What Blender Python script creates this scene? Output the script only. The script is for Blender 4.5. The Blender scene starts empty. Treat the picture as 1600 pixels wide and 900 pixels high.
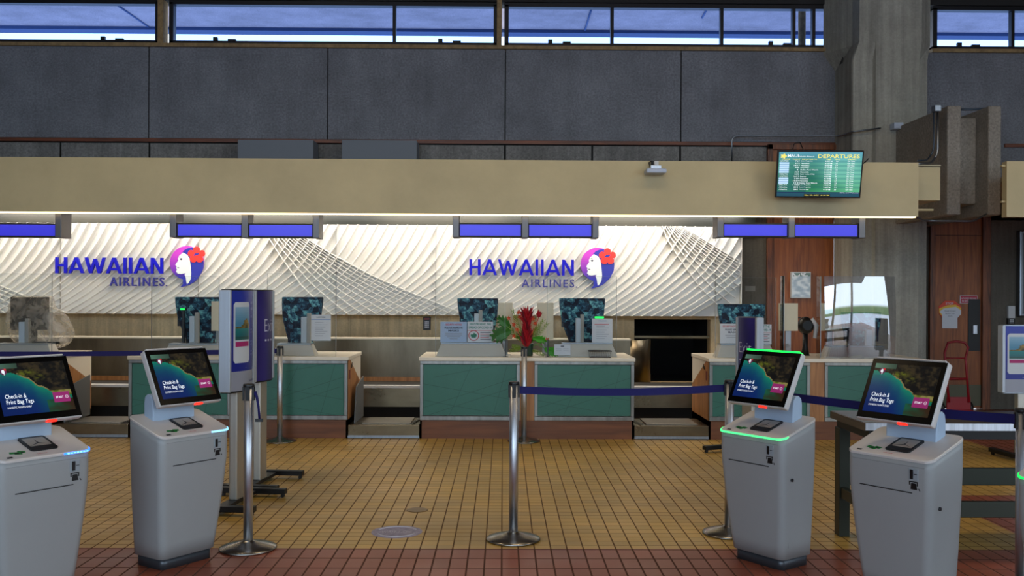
import bpy, bmesh, math, random
from mathutils import Vector, Matrix, noise
random.seed(7)
PI = math.pi
S = bpy.context.scene
COL = S.collection

# ------------------------------------------------------------------ camera, world, light, exposure
F, VH, ROLL, YAW, HC = 1484.0, 460.0, .0048, .0095, 1.55
cr, sr, cy, sy_ = math.cos(ROLL), math.sin(ROLL), math.cos(YAW), math.sin(YAW)
Rv, Uv, Fv = Vector((cy, -sy_, 0)), Vector((0, 0, 1)), Vector((sy_, cy, 0))
R2, U2 = Rv*cr + Uv*sr, Uv*cr - Rv*sr
cd = bpy.data.cameras.new('camera'); cam = bpy.data.objects.new('camera', cd); COL.objects.link(cam)
M3 = Matrix((R2, U2, -Fv)).transposed()
cam.matrix_world = Matrix.Translation((0, 0, HC)) @ M3.to_4x4()
cd.sensor_width = 36; cd.lens = 36*F/1600; cd.shift_y = (VH-450)/1600; cd.clip_end = 400
S.camera = cam

S.view_settings.view_transform = 'Standard'; S.view_settings.look = 'None'
S.view_settings.gamma = 1; S.view_settings.use_curve_mapping = False
S.view_settings.exposure = 0.0
S.cycles.max_bounces = 8; S.cycles.diffuse_bounces = 4; S.cycles.glossy_bounces = 4
S.cycles.transparent_max_bounces = 16; S.cycles.caustics_reflective = False; S.cycles.caustics_refractive = False
S.cycles.sample_clamp_indirect = 4

w = bpy.data.worlds.new('sky'); S.world = w; w.use_nodes = True
nt = w.node_tree; bgn = nt.nodes['Background']
tcw = nt.nodes.new('ShaderNodeTexCoord'); sxw = nt.nodes.new('ShaderNodeSeparateXYZ'); rpw = nt.nodes.new('ShaderNodeValToRGB')
nt.links.new(tcw.outputs['Generated'], sxw.inputs[0]); nt.links.new(sxw.outputs[2], rpw.inputs[0]); nt.links.new(rpw.outputs[0], bgn.inputs[0])
e = rpw.color_ramp.elements
e[0].position = 0.0; e[0].color = (.42, .50, .62, 1); e[1].position = .07; e[1].color = (.72, .86, 1, 1)
e2 = rpw.color_ramp.elements.new(.005); e2.color = (.06, .12, .05, 1); e3 = rpw.color_ramp.elements.new(.05); e3.color = (.10, .18, .09, 1)
bgn.inputs[1].default_value = 3.4

def area_light(name, loc, aim, sx, sy, power, color):
    l = bpy.data.lights.new(name, 'AREA'); l.shape = 'RECTANGLE'; l.size = sx; l.size_y = sy
    l.energy = power; l.color = color
    o = bpy.data.objects.new(name, l); COL.objects.link(o); o.location = loc
    o.rotation_euler = (Vector(aim)-Vector(loc)).to_track_quat('-Z', 'Y').to_euler()
    return o
# daylight from the open front of the hall behind the camera
area_light('daylight_opening', (-4.2, -7.2, 3.9), (1.5, 12, 2.6), 13, 4.2, 400, (.56, .76, 1))
# LED cove lamps over the white feature wall
area_light('cove_lamp', (-2.0, 12.22, 2.66), (-2.0, 12.62, 1.5), 10.6, .10, 98, (1, .96, .90))
# lamps in the soffit above the counters
for lx in (-6.4, -3.6, -.9, 1.7):
    area_light('counter_lamp', (lx, 11.45, 2.74), (lx, 12.6, .5), 1.8, .25, 26, (1, .82, .58))
# hall lamps high above the floor
for lx in (-3.4, 1.0, 5.2):
    area_light('hall_lamp', (lx, 6.2, 5.9), (lx, 7.2, 0), 1.6, .6, 46, (1, .78, .50))

# ------------------------------------------------------------------ helpers
def at(u, v, Y):
    d = Fv*F + R2*(u-800) + U2*(VH-v)
    k = Y/d.y
    return Vector((d.x*k, Y, HC + d.z*k))
def floor_at(u, v, Z=0.0):
    d = Fv*F + R2*(u-800) + U2*(VH-v)
    k = (Z-HC)/d.z
    return Vector((d.x*k, d.y*k, Z))
def lin(c):
    return tuple(((x/255)/12.92 if x/255 <= .04045 else ((x/255+.055)/1.055)**2.4) for x in c)

MATS = {}
def mat(name, rgb, rough=.5, metal=0.0, emit=0.0, noise_amt=0.0, nscale=8.0, bump=0.0, bscale=None, coat=0.0, stretch=(1, 1, 1), spec=None):
    if name in MATS: return MATS[name]
    m = bpy.data.materials.new(name); m.use_nodes = True; t = m.node_tree; b = t.nodes['Principled BSDF']
    c = lin(rgb)+(1,)
    b.inputs['Base Color'].default_value = c; b.inputs['Roughness'].default_value = rough; b.inputs['Metallic'].default_value = metal
    if coat: b.inputs['Coat Weight'].default_value = coat
    if spec is not None: b.inputs['Specular IOR Level'].default_value = spec
    if emit: b.inputs['Emission Color'].default_value = c; b.inputs['Emission Strength'].default_value = emit
    if noise_amt or bump:
        tc = t.nodes.new('ShaderNodeTexCoord'); mp = t.nodes.new('ShaderNodeMapping'); mp.inputs['Scale'].default_value = stretch
        t.links.new(tc.outputs['Object'], mp.inputs[0])
    if noise_amt:
        n = t.nodes.new('ShaderNodeTexNoise'); n.inputs['Scale'].default_value = nscale; n.inputs['Detail'].default_value = 6; n.inputs['Roughness'].default_value = .65
        t.links.new(mp.outputs[0], n.inputs['Vector'])
        mr = t.nodes.new('ShaderNodeMapRange'); mr.inputs[1].default_value = .3; mr.inputs[2].default_value = .7
        mr.inputs[3].default_value = 1-noise_amt; mr.inputs[4].default_value = 1+noise_amt
        t.links.new(n.outputs[0], mr.inputs[0])
        mx = t.nodes.new('ShaderNodeVectorMath'); mx.operation = 'SCALE'; mx.inputs[0].default_value = c[:3]
        t.links.new(mr.outputs[0], mx.inputs['Scale']); t.links.new(mx.outputs[0], b.inputs['Base Color'])
    if bump:
        n2 = t.nodes.new('ShaderNodeTexNoise'); n2.inputs['Scale'].default_value = bscale or nscale*4; n2.inputs['Detail'].default_value = 4
        t.links.new(mp.outputs[0], n2.inputs['Vector'])
        bp = t.nodes.new('ShaderNodeBump'); bp.inputs['Strength'].default_value = bump; bp.inputs['Distance'].default_value = .02
        t.links.new(n2.outputs[0], bp.inputs['Height']); t.links.new(bp.outputs[0], b.inputs['Normal'])
    MATS[name] = m
    return m

def concrete(name, rgb, boards=0.0, grain=.28):
    """cast concrete: blotches, fine grain, optional vertical board marks"""
    if name in MATS: return MATS[name]
    m = bpy.data.materials.new(name); m.use_nodes = True; t = m.node_tree; b = t.nodes['Principled BSDF']; L = t.links.new
    b.inputs['Roughness'].default_value = .85
    tc = t.nodes.new('ShaderNodeTexCoord')
    def nz(scale, st, det=6):
        mp = t.nodes.new('ShaderNodeMapping'); mp.inputs['Scale'].default_value = st; L(tc.outputs['Object'], mp.inputs[0])
        n = t.nodes.new('ShaderNodeTexNoise'); n.inputs['Scale'].default_value = scale; n.inputs['Detail'].default_value = det; n.inputs['Roughness'].default_value = .7
        L(mp.outputs[0], n.inputs['Vector']); return n.outputs[0]
    def rng(s, lo, hi, a=.3, c=.7):
        r = t.nodes.new('ShaderNodeMapRange'); r.inputs[1].default_value = a; r.inputs[2].default_value = c; r.inputs[3].default_value = lo; r.inputs[4].default_value = hi; L(s, r.inputs[0]); return r.outputs[0]
    def mul(a, c):
        q = t.nodes.new('ShaderNodeMath'); q.operation = 'MULTIPLY'; L(a, q.inputs[0]); L(c, q.inputs[1]); return q.outputs[0]
    f = mul(rng(nz(1.3, (1, 1, 1)), .78, 1.2), rng(nz(38, (1, 1, 1), 3), 1-grain, 1+grain))
    f = mul(f, rng(nz(3.0, (1, 1, .12)), .86, 1.12))
    if boards: f = mul(f, rng(nz(9, (1, 1, .04), 3), 1-boards, 1+boards*.6))
    v = t.nodes.new('ShaderNodeVectorMath'); v.operation = 'SCALE'; v.inputs[0].default_value = lin(rgb); L(f, v.inputs['Scale']); L(v.outputs[0], b.inputs['Base Color'])
    bp = t.nodes.new('ShaderNodeBump'); bp.inputs['Strength'].default_value = .35; bp.inputs['Distance'].default_value = .015; L(f, bp.inputs['Height']); L(bp.outputs[0], b.inputs['Normal'])
    MATS[name] = m; return m

def wood(name, dark, light, scale=1.0, rough=.45, vertical=True):
    if name in MATS: return MATS[name]
    m = bpy.data.materials.new(name); m.use_nodes = True; t = m.node_tree; b = t.nodes['Principled BSDF']; L = t.links.new
    tc = t.nodes.new('ShaderNodeTexCoord'); mp = t.nodes.new('ShaderNodeMapping')
    mp.inputs['Scale'].default_value = (9*scale, 9*scale, .7*scale) if vertical else (.7*scale, .7*scale, 9*scale)
    L(tc.outputs['Object'], mp.inputs[0])
    n = t.nodes.new('ShaderNodeTexNoise'); n.inputs['Scale'].default_value = 2.2; n.inputs['Detail'].default_value = 7; n.inputs['Distortion'].default_value = .8
    L(mp.outputs[0], n.inputs['Vector'])
    r = t.nodes.new('ShaderNodeValToRGB'); r.color_ramp.elements[0].position = .3; r.color_ramp.elements[1].position = .72
    r.color_ramp.elements[0].color = lin(dark)+(1,); r.color_ramp.elements[1].color = lin(light)+(1,)
    L(n.outputs[0], r.inputs[0]); L(r.outputs[0], b.inputs['Base Color']); b.inputs['Roughness'].default_value = rough
    MATS[name] = m; return m

def brushed(name, rgb, rough=.3, st=(1, 1, 40), amt=.25, metal=1.0):
    if name in MATS: return MATS[name]
    m = mat(name, rgb, rough, metal, noise_amt=amt, nscale=2.0, stretch=st)
    t = m.node_tree; b = t.nodes['Principled BSDF']
    n = [x for x in t.nodes if x.type == 'TEX_NOISE'][0]
    mr = t.nodes.new('ShaderNodeMapRange'); mr.inputs[3].default_value = rough*.7; mr.inputs[4].default_value = rough*1.5
    t.links.new(n.outputs[0], mr.inputs[0]); t.links.new(mr.outputs[0], b.inputs['Roughness'])
    return m

def clear(name, tint=(1, 1, 1), refl=.06, rough=.0, milk=0.0, milkcol=(1, 1, 1), ior=1.5):
    """thin clear sheet: mostly lets light through, mirrors a little more towards grazing view"""
    if name in MATS: return MATS[name]
    m = bpy.data.materials.new(name); m.use_nodes = True; t = m.node_tree; L = t.links.new
    t.nodes.remove(t.nodes['Principled BSDF']); out = t.nodes['Material Output']
    tr = t.nodes.new('ShaderNodeBsdfTransparent'); tr.inputs[0].default_value = tint+(1,)
    gl = t.nodes.new('ShaderNodeBsdfGlossy'); gl.inputs['Roughness'].default_value = rough
    fr = t.nodes.new('ShaderNodeFresnel'); fr.inputs[0].default_value = ior
    mx = t.nodes.new('ShaderNodeMixShader'); ad = t.nodes.new('ShaderNodeMath'); ad.operation = 'ADD'; ad.inputs[1].default_value = refl-.04; ad.use_clamp = True
    L(fr.outputs[0], ad.inputs[0]); L(ad.outputs[0], mx.inputs[0]); L(tr.outputs[0], mx.inputs[1]); L(gl.outputs[0], mx.inputs[2])
    last = mx
    if milk:
        df = t.nodes.new('ShaderNodeBsdfDiffuse'); df.inputs[0].default_value = milkcol+(1,)
        m2 = t.nodes.new('ShaderNodeMixShader'); m2.inputs[0].default_value = milk
        L(mx.outputs[0], m2.inputs[1]); L(df.outputs[0], m2.inputs[2]); last = m2
    L(last.outputs[0], out.inputs[0])
    MATS[name] = m; return m

def attr_mat(name, emit=0.0, rough=.35):
    if name in MATS: return MATS[name]
    m = bpy.data.materials.new(name); m.use_nodes = True; t = m.node_tree; b = t.nodes['Principled BSDF']
    if emit: b.inputs['Specular IOR Level'].default_value = .03
    a = t.nodes.new('ShaderNodeAttribute'); a.attribute_name = 'Col'
    b.inputs['Roughness'].default_value = rough
    if emit:
        t.links.new(a.outputs[0], b.inputs['Emission Color']); b.inputs['Emission Strength'].default_value = emit; b.inputs['Base Color'].default_value = (.01, .01, .01, 1)
    else: t.links.new(a.outputs[0], b.inputs['Base Color'])
    MATS[name] = m; return m

class MB:
    def __init__(s): s.bm = bmesh.new()
    def face(s, pts, mi=0):
        vs = [s.bm.verts.new(p) for p in pts]
        try: f = s.bm.faces.new(vs)
        except ValueError: return None
        f.material_index = mi; return f
    def box(s, x0, x1, y0, y1, z0, z1, mi=0):
        if x0 > x1: x0, x1 = x1, x0
        if y0 > y1: y0, y1 = y1, y0
        if z0 > z1: z0, z1 = z1, z0
        v = [s.bm.verts.new(p) for p in ((x0,y0,z0),(x1,y0,z0),(x1,y1,z0),(x0,y1,z0),(x0,y0,z1),(x1,y0,z1),(x1,y1,z1),(x0,y1,z1))]
        for q in ((3,2,1,0),(4,5,6,7),(0,1,5,4),(1,2,6,5),(2,3,7,6),(3,0,4,7)):
            f = s.bm.faces.new([v[i] for i in q]); f.material_index = mi
        return s
    def rings(s, rings, mi=0, cap=True, smooth=True, closed=False):
        R = [[s.bm.verts.new(p) for p in r] for r in rings]; n = len(R[0])
        m = len(R) if closed else len(R)-1
        for a in range(m):
            A, B = R[a], R[(a+1) % len(R)]
            for i in range(n):
                f = s.bm.faces.new((A[i], A[(i+1) % n], B[(i+1) % n], B[i])); f.material_index = mi; f.smooth = smooth
        if cap and not closed:
            f = s.bm.faces.new(R[0][::-1]); f.material_index = mi
            f = s.bm.faces.new(R[-1]); f.material_index = mi
        return s
    def lathe(s, prof, cx=0, cy_=0, seg=32, mi=0, cap=True):
        return s.rings([[(cx+r*math.cos(2*PI*i/seg), cy_+r*math.sin(2*PI*i/seg), z) for i in range(seg)] for r, z in prof], mi, cap)
    def tube(s, pts, r, seg=8, mi=0, rr=None):
        pts = [Vector(p) for p in pts]; rings = []; up = None
        for i, p in enumerate(pts):
            d = (pts[min(i+1, len(pts)-1)]-pts[max(i-1, 0)]).normalized()
            if up is None: up = d.orthogonal().normalized()
            up = (up - d*up.dot(d)).normalized(); sd = d.cross(up)
            q = rr[i] if rr else r
            rings.append([p + (up*math.cos(2*PI*k/seg)+sd*math.sin(2*PI*k/seg))*q for k in range(seg)])
        return s.rings(rings, mi)
    def prism(s, poly, axis, a, b, mi=0):
        """polygon in the two other axes, extruded along axis from a to b"""
        def P(q, t):
            return {'x': (t, q[0], q[1]), 'y': (q[0], t, q[1]), 'z': (q[0], q[1], t)}[axis]
        return s.rings([[P(q, a) for q in poly], [P(q, b) for q in poly]], mi, smooth=False)
    def add(s, me, M=Matrix(), mi=0):
        off = len(s.bm.verts); v = [s.bm.verts.new(M @ x.co) for x in me.vertices]
        for p in me.polygons:
            try:
                f = s.bm.faces.new([v[i] for i in p.vertices]); f.material_index = mi
            except ValueError: pass
        return s
    def build(s, name, mats, parent=None, bevel=0, seg=2, recalc=True, loc=None, sub=0):
        if recalc: bmesh.ops.recalc_face_normals(s.bm, faces=s.bm.faces)
        me = bpy.data.meshes.new(name); s.bm.to_mesh(me); s.bm.free()
        if not isinstance(mats, (list, tuple)): mats = [mats]
        for m in mats: me.materials.append(m)
        o = bpy.data.objects.new(name, me); COL.objects.link(o)
        if parent: o.parent = parent
        if loc: o.location = loc
        if bevel:
            b = o.modifiers.new('bevel', 'BEVEL'); b.width = bevel; b.segments = seg; b.limit_method = 'ANGLE'; b.angle_limit = math.radians(40)
        if sub:
            q = o.modifiers.new('sub', 'SUBSURF'); q.levels = sub; q.render_levels = sub
        return o

def thing(name, label, cat, loc=(0, 0, 0), rotz=0, group=None):
    o = bpy.data.objects.new(name, None); COL.objects.link(o); o.empty_display_size = .1
    o.location = loc; o.rotation_euler = (0, 0, rotz); o['label'] = label; o['category'] = cat
    if group: o['group'] = group
    return o
def tag(o, label, cat, group=None, kind=None):
    o['label'] = label; o['category'] = cat
    if group: o['group'] = group
    if kind: o['kind'] = kind
    return o
def struct(o, label=None):
    o['kind'] = 'structure'
    if label: o['label'] = label
    return o
def copy_tree(o, parent=None):
    c = o.copy(); COL.objects.link(c)
    if parent: c.parent = parent
    for ch in list(o.children): copy_tree(ch, c)
    return c

_tc = {}
def text_mesh(s, ext=0.0, off=0.0, sp=1.0):
    k = (s, ext, off, sp)
    if k not in _tc:
        c = bpy.data.curves.new('t', 'FONT'); c.body = s; c.extrude = ext; c.offset = off; c.space_character = sp; c.resolution_u = 3
        o = bpy.data.objects.new('t', c); COL.objects.link(o)
        dg = bpy.context.evaluated_depsgraph_get(); me = bpy.data.meshes.new_from_object(o.evaluated_get(dg))
        bpy.data.objects.remove(o)
        xs = [v.co.x for v in me.vertices] or [0]; ys = [v.co.y for v in me.vertices] or [0]
        _tc[k] = (me, min(xs), max(xs), min(ys), max(ys))
    return _tc[k]
def put_text(mb, s, x, z, w=None, h=None, y=0.0, mi=0, ext=.0, off=0.0, align='l', M=Matrix(), sp=1.0, shear=0.0):
    """writes s in the local xz plane facing -y; (x,z) = lower left corner; w and/or h = size"""
    me, a, b, c, d = text_mesh(s, ext, off, sp)
    sw, sh = (b-a) or 1, (d-c) or 1
    if h is None: h = w*sh/sw
    if w is None: w = h*sw/sh
    if align == 'c': x -= w/2
    if align == 'r': x -= w
    kx, kz = w/sw, h/sh
    T = M @ Matrix(((kx, shear*kz, 0, x-a*kx), (0, 0, -min(kx, kz), y), (0, kz, 0, z-c*kz), (0, 0, 0, 1)))
    mb.add(me, T, mi)

def picture(name, w, h, nx, ny, fn, m, parent=None, y=0.0, x0=None, z0=0.0, bend=0.0):
    """flat printed or lit picture in local xz facing -y; fn(a,b)->srgb, a left to right, b bottom to top"""
    if x0 is None: x0 = -w/2
    me = bpy.data.meshes.new(name)
    yy = lambda i: y - bend*(1-(2*i/nx-1)**2)
    vs = [(x0+w*i/nx, yy(i), z0+h*j/ny) for j in range(ny+1) for i in range(nx+1)]
    fs = [(j*(nx+1)+i, j*(nx+1)+i+1, (j+1)*(nx+1)+i+1, (j+1)*(nx+1)+i) for j in range(ny) for i in range(nx)]
    me.from_pydata(vs, [], fs)
    ca = me.color_attributes.new('Col', 'FLOAT_COLOR', 'CORNER')
    cols = []
    for j in range(ny):
        for i in range(nx):
            c = lin(fn((i+.5)/nx, (j+.5)/ny))+(1,)
            for _ in range(4): cols.extend(c)
    ca.data.foreach_set('color', cols)
    me.materials.append(m)
    o = bpy.data.objects.new(name, me); COL.objects.link(o)
    if parent: o.parent = parent
    return o
def mixc(a, b, t):
    t = max(0, min(1, t)); return tuple(x+(y-x)*t for x, y in zip(a, b))
def nz(x, y, s=1.0, o=0.0): return noise.noise(Vector((x*s+o, y*s-o, o*.37)))

# ------------------------------------------------------------------ materials
m_con = concrete('cast_concrete', (124, 126, 134))
m_conb = concrete('board_marked_concrete', (130, 128, 126), boards=.22)
m_conc = concrete('column_concrete', (160, 158, 148), boards=.26, grain=.10)
m_conf = concrete('bracket_concrete', (142, 136, 128))
m_soff = concrete('canopy_outside_concrete', (168, 156, 164), boards=.05, grain=.2)
m_dark = mat('dark_gap', (14, 13, 12), .9)
m_cream = mat('cream_paint', (192, 177, 137), .55, noise_amt=.10, nscale=1.6, bump=.05, bscale=20)
m_tan = mat('weathered_tan_paint', (148, 122, 84), .7, noise_amt=.35, nscale=14)
m_orange = wood('orange_wood_strip', (78, 40, 22), (140, 74, 42), vertical=False)
m_frame = mat('dark_bronze_frame', (32, 30, 34), .4, .4)
m_steel = brushed('stainless_steel', (200, 204, 212), .38, st=(30, 30, 1))
m_steelh = brushed('worn_stainless_steel', (122, 110, 90), .27, st=(.8, .8, 1.6), amt=.22)
m_alu = brushed('aluminium_trim', (146, 152, 160), .35, st=(20, 20, 1), amt=.12)
m_white = mat('white_enamel', (205, 206, 206), .38)
m_shell = mat('kiosk_shell', (157, 159, 159), .42, noise_amt=.02, nscale=3)
m_shell2 = mat('kiosk_top_white', (206, 200, 196), .35)
m_black = mat('black_plastic', (16, 16, 17), .4)
m_blackg = mat('black_glass', (8, 8, 9), .2, spec=.05)
m_blackm = mat('black_metal', (20, 20, 21), .45, .3)
m_belt = mat('navy_belt', (11, 5, 86), .75)
m_teal = mat('teal_laminate', (48, 106, 92), .42, noise_amt=.06, nscale=5)
m_tealc = mat('teal_line', (38, 84, 72), .6)
m_oak = wood('oak_laminate', (140, 92, 52), (186, 132, 82), 1.1)
m_oakd = wood('counter_plinth_wood', (92, 50, 24), (126, 74, 40), 1.0, vertical=False)
m_door = wood('red_wood_door', (118, 60, 24), (170, 98, 46), 1.3)
m_ctop = mat('counter_top_white', (226, 218, 202), .3)
m_grey = mat('grey_laminate', (190, 187, 180), .38, .1)
m_paper = mat('paper_white', (214, 216, 222), .6)
m_ink = mat('ink_dark', (52, 56, 76), .7)
m_led = mat('cove_led_strip', (255, 226, 170), .5, emit=3.0)
m_green_led = mat('green_led', (26, 250, 96), .4, emit=1.15)
m_green_led2 = mat('green_led_strip', (70, 255, 130), .4, emit=1.6)
m_blue_led = mat('blue_led', (40, 110, 255), .4, emit=2.6)
m_blue_led2 = mat('pale_blue_led', (130, 205, 255), .4, emit=1.8)
m_red_led = mat('red_led', (255, 30, 16), .4, emit=2.6)
m_txtw = mat('white_screen_text', (235, 240, 245), .5, emit=.75)
m_pic = attr_mat('printed_picture')
m_scr = attr_mat('lit_screen', emit=.62, rough=.12)
m_acr = clear('clear_acrylic', (.96, .97, .97), .034, ior=1.2)
m_acre = clear('acrylic_edge', (.62, .68, .70), .12, milk=.35, milkcol=(.45, .5, .52))

# ------------------------------------------------------------------ floor
def floor_material():
    m = bpy.data.materials.new('quarry_tile_floor'); m.use_nodes = True; t = m.node_tree; b = t.nodes['Principled BSDF']; L = t.links.new
    tc = t.nodes.new('ShaderNodeTexCoord')
    sx = t.nodes.new('ShaderNodeSeparateXYZ'); L(tc.outputs['Object'], sx.inputs[0])
    def M(op, a, c=None, v=None):
        q = t.nodes.new('ShaderNodeMath'); q.operation = op
        L(a, q.inputs[0])
        if c is not None: L(c, q.inputs[1])
        if v is not None: q.inputs[1].default_value = v
        return q.outputs[0]
    X, Y = sx.outputs[0], sx.outputs[1]
    def cell(src, w): return M('DIVIDE', src, v=w)
    def line(src, w, half):
        q = M('ABSOLUTE', M('SUBTRACT', M('FRACT', cell(src, w)), v=.5)); r_ = t.nodes.new('ShaderNodeMapRange'); r_.inputs[1].default_value = .5-half*2; r_.inputs[2].default_value = .5-half*.7
        L(q, r_.inputs[0]); return r_.outputs[0]
    def brick(h, hx, hy, ky_):
        w_ = t.nodes.new('ShaderNodeTexWhiteNoise'); w_.noise_dimensions = '2D'; cv = t.nodes.new('ShaderNodeCombineXYZ'); L(M('FLOOR', cell(X, .0995)), cv.inputs[0]); L(M('FLOOR', cell(Y, h)), cv.inputs[1]); L(cv.outputs[0], w_.inputs['Vector'])
        rr_ = t.nodes.new('ShaderNodeMapRange'); rr_.inputs[3].default_value = .86; rr_.inputs[4].default_value = 1.10; L(w_.outputs['Value'], rr_.inputs[0])
        return rr_.outputs[0], M('MAXIMUM', line(X, .0995, hx), M('MULTIPLY', line(Y, h, hy), v=ky_))
    (cyl, fyl), (crd, frd) = brick(.0995, .028, .035, .62), brick(.199, .034, .022, 1.0)
    red = M('LESS_THAN', Y, v=5.79)
    band = M('MULTIPLY', M('GREATER_THAN', X, v=3.36), M('LESS_THAN', Y, v=7.38))
    red = M('MAXIMUM', M('MAXIMUM', red, band), M('GREATER_THAN', X, v=5.0))
    def mixcol(f, a, c, fac=None):
        q = t.nodes.new('ShaderNodeMix'); q.data_type = 'RGBA'
        if f is not None: L(f, q.inputs[0])
        else: q.inputs[0].default_value = fac
        for s, x in ((6, a), (7, c)):
            if isinstance(x, tuple): q.inputs[s].default_value = x
            else: L(x, q.inputs[s])
        return q.outputs[2]
    n = t.nodes.new('ShaderNodeTexNoise'); n.inputs['Scale'].default_value = .9; n.inputs['Detail'].default_value = 5; L(tc.outputs['Object'], n.inputs['Vector'])
    r = t.nodes.new('ShaderNodeMapRange'); r.inputs[1].default_value = .3; r.inputs[2].default_value = .7; r.inputs[3].default_value = .75; r.inputs[4].default_value = 1.2; L(n.outputs[0], r.inputs[0])
    yel = mixcol(None, lin((172, 134, 78))+(1,), lin((172, 134, 78))+(1,), 0)
    ry = t.nodes.new('ShaderNodeMix'); ry.data_type = 'RGBA'; ry.blend_type = 'MULTIPLY'; ry.inputs[0].default_value = 1; ry.inputs[6].default_value = lin((196, 158, 78))+(1,); L(cyl, ry.inputs[7])
    rr = t.nodes.new('ShaderNodeMix'); rr.data_type = 'RGBA'; rr.blend_type = 'MULTIPLY'; rr.inputs[0].default_value = 1; rr.inputs[6].default_value = lin((150, 80, 56))+(1,); L(crd, rr.inputs[7])
    tile = mixcol(red, ry.outputs[2], rr.outputs[2])
    v = t.nodes.new('ShaderNodeVectorMath'); v.operation = 'SCALE'; L(tile, v.inputs[0]); L(r.outputs[0], v.inputs['Scale'])
    fm = t.nodes.new('ShaderNodeMix'); L(red, fm.inputs[0]); L(fyl, fm.inputs[2]); L(frd, fm.inputs[3])
    mort = mixcol(red, lin((84, 54, 30))+(1,), lin((74, 42, 26))+(1,))
    fin = mixcol(fm.outputs[0], v.outputs[0], mort)
    L(fin, b.inputs['Base Color'])
    rg = t.nodes.new('ShaderNodeMapRange'); rg.inputs[3].default_value = .22; rg.inputs[4].default_value = .8; L(fm.outputs[0], rg.inputs[0])
    n3 = t.nodes.new('ShaderNodeTexNoise'); n3.inputs['Scale'].default_value = 2.2; n3.inputs['Detail'].default_value = 4; L(tc.outputs['Object'], n3.inputs['Vector'])
    ad = M('MULTIPLY', n3.outputs[0], v=.28)
    s = t.nodes.new('ShaderNodeMath'); s.operation = 'ADD'; L(rg.outputs[0], s.inputs[0]); L(ad, s.inputs[1]); L(s.outputs[0], b.inputs['Roughness'])
    bp = t.nodes.new('ShaderNodeBump'); bp.inputs['Strength'].default_value = .5; bp.inputs['Distance'].default_value = .003; bp.invert = True
    L(fm.outputs[0], bp.inputs['Height']); L(bp.outputs[0], b.inputs['Normal'])
    return m
o = MB().box(-9, 11, -9, 13.2, -.2, 0).build('floor', floor_material()); struct(o, 'floor of small yellow tiles with a red tile border')

# ------------------------------------------------------------------ hall shell
YW = 13.0
# upper back wall: panels with open joints over a dark backing
zs, zo = 4.90, 3.64
b = MB()
jx = [-9.0] + [at(u, 150, YW).x for u in (-46, 232.5, 512, 789.5, 1064)] + [at(1312, 150, YW).x]
for a, c in zip(jx[:-1], jx[1:]): b.box(a+.008, c-.008, YW, YW+.25, zo+.02, zs)
b.box(at(1440, 150, YW).x, 11, YW, YW+.25, 2.6, zs)
b.box(-9, 11, YW+.02, YW+.3, 2.6, zs-.02, 1)
struct(b.build('wall_back', [m_con, m_dark]), 'dark grey concrete wall under the high windows')
b = MB()
lj = [-9, at(94, 230, YW).x, at(233, 230, YW).x, at(653, 230, YW).x, at(789, 230, YW).x, at(925.5, 230, YW).x, at(1063, 230, YW).x, at(1204, 230, YW).x]
for a, c in zip(lj[:-1], lj[1:]): b.box(a+.014, c-.014, YW+.01, YW+.2, 2.4, zo-.05)
struct(b.build('wall_back_middle', m_conb))
b = MB().box(-9, at(1312, 220, YW).x, YW-.03, YW+.1, zo-.035, zo+.012)
b.box(at(1569, 220, YW).x, 11, YW-.03, YW+.1, zo-.035, zo+.012)
struct(b.build('trim_1', m_orange), 'thin orange wood strip along the concrete wall')
# lower wall behind the counters, with the dark baggage opening
xo0, xo1 = at(991, 520, YW).x, at(1110, 520, YW).x
x_dk = at(1140, 450, YW).x
b = MB(); b.box(-9, xo0, YW, YW+.2, 0, 2.7); b.box(xo1, x_dk, YW, YW+.2, 0, 2.7)
b.box(xo0, xo1, YW, YW+.2, at(1050, 499, YW).z, 2.7); b.box(xo0, xo1, YW, YW+.2, 0, .35)
b.box(-9, x_dk, YW+.04, YW+.25, 2.6, 2.9)
for u in (233, 525, 545):
    p = at(u, 510, YW).x; b.box(p-.01, p+.01, YW-.012, YW, .9, 2.6)
struct(b.build('wall_back_lower', concrete('lit_board_concrete', (222, 200, 160), boards=.26, grain=.10)))  # warm lamplight on this wall is put into the pale tan colour
b = MB(); b.box(xo0-.05, xo1+.05, YW+.2, 14.4, .3, .35); b.box(xo0-.05, xo1+.05, 14.3, 14.4, .3, 1.4); b.box(xo0-.1, xo0-.02, YW+.2, 14.4, .3, 1.4); b.box(xo1+.02, xo1+.1, YW+.2, 14.4, .3, 1.4); b.box(xo0-.1, xo1+.1, YW+.2, 14.4, 1.25, 1.35)
struct(b.build('trim_2', m_dark), 'dark shaft behind the baggage opening')
z1 = at(1050, 527, YW).z
tag(MB().box(xo0, xo1, YW+.05, YW+.15, z1-.02, z1+.02).build('opening_rail', m_steelh, bevel=.004), 'thin steel rail crossing the dark baggage opening', 'rail')
b = MB(); b.box(x_dk, at(1204, 450, YW).x, YW, YW+.2, 0, 2.9); b.box(at(1312, 450, YW).x, at(1451, 450, YW).x, YW, YW+.2, 0, 2.7); b.box(at(1545, 450, YW).x, 11, YW, YW+.2, 0, 2.9)
struct(b.build('wall_back_right', concrete('shaded_board_concrete', (96, 90, 80), boards=.3, grain=.12)))  # same board concrete away from the lamps, its shade put into the colour
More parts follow.
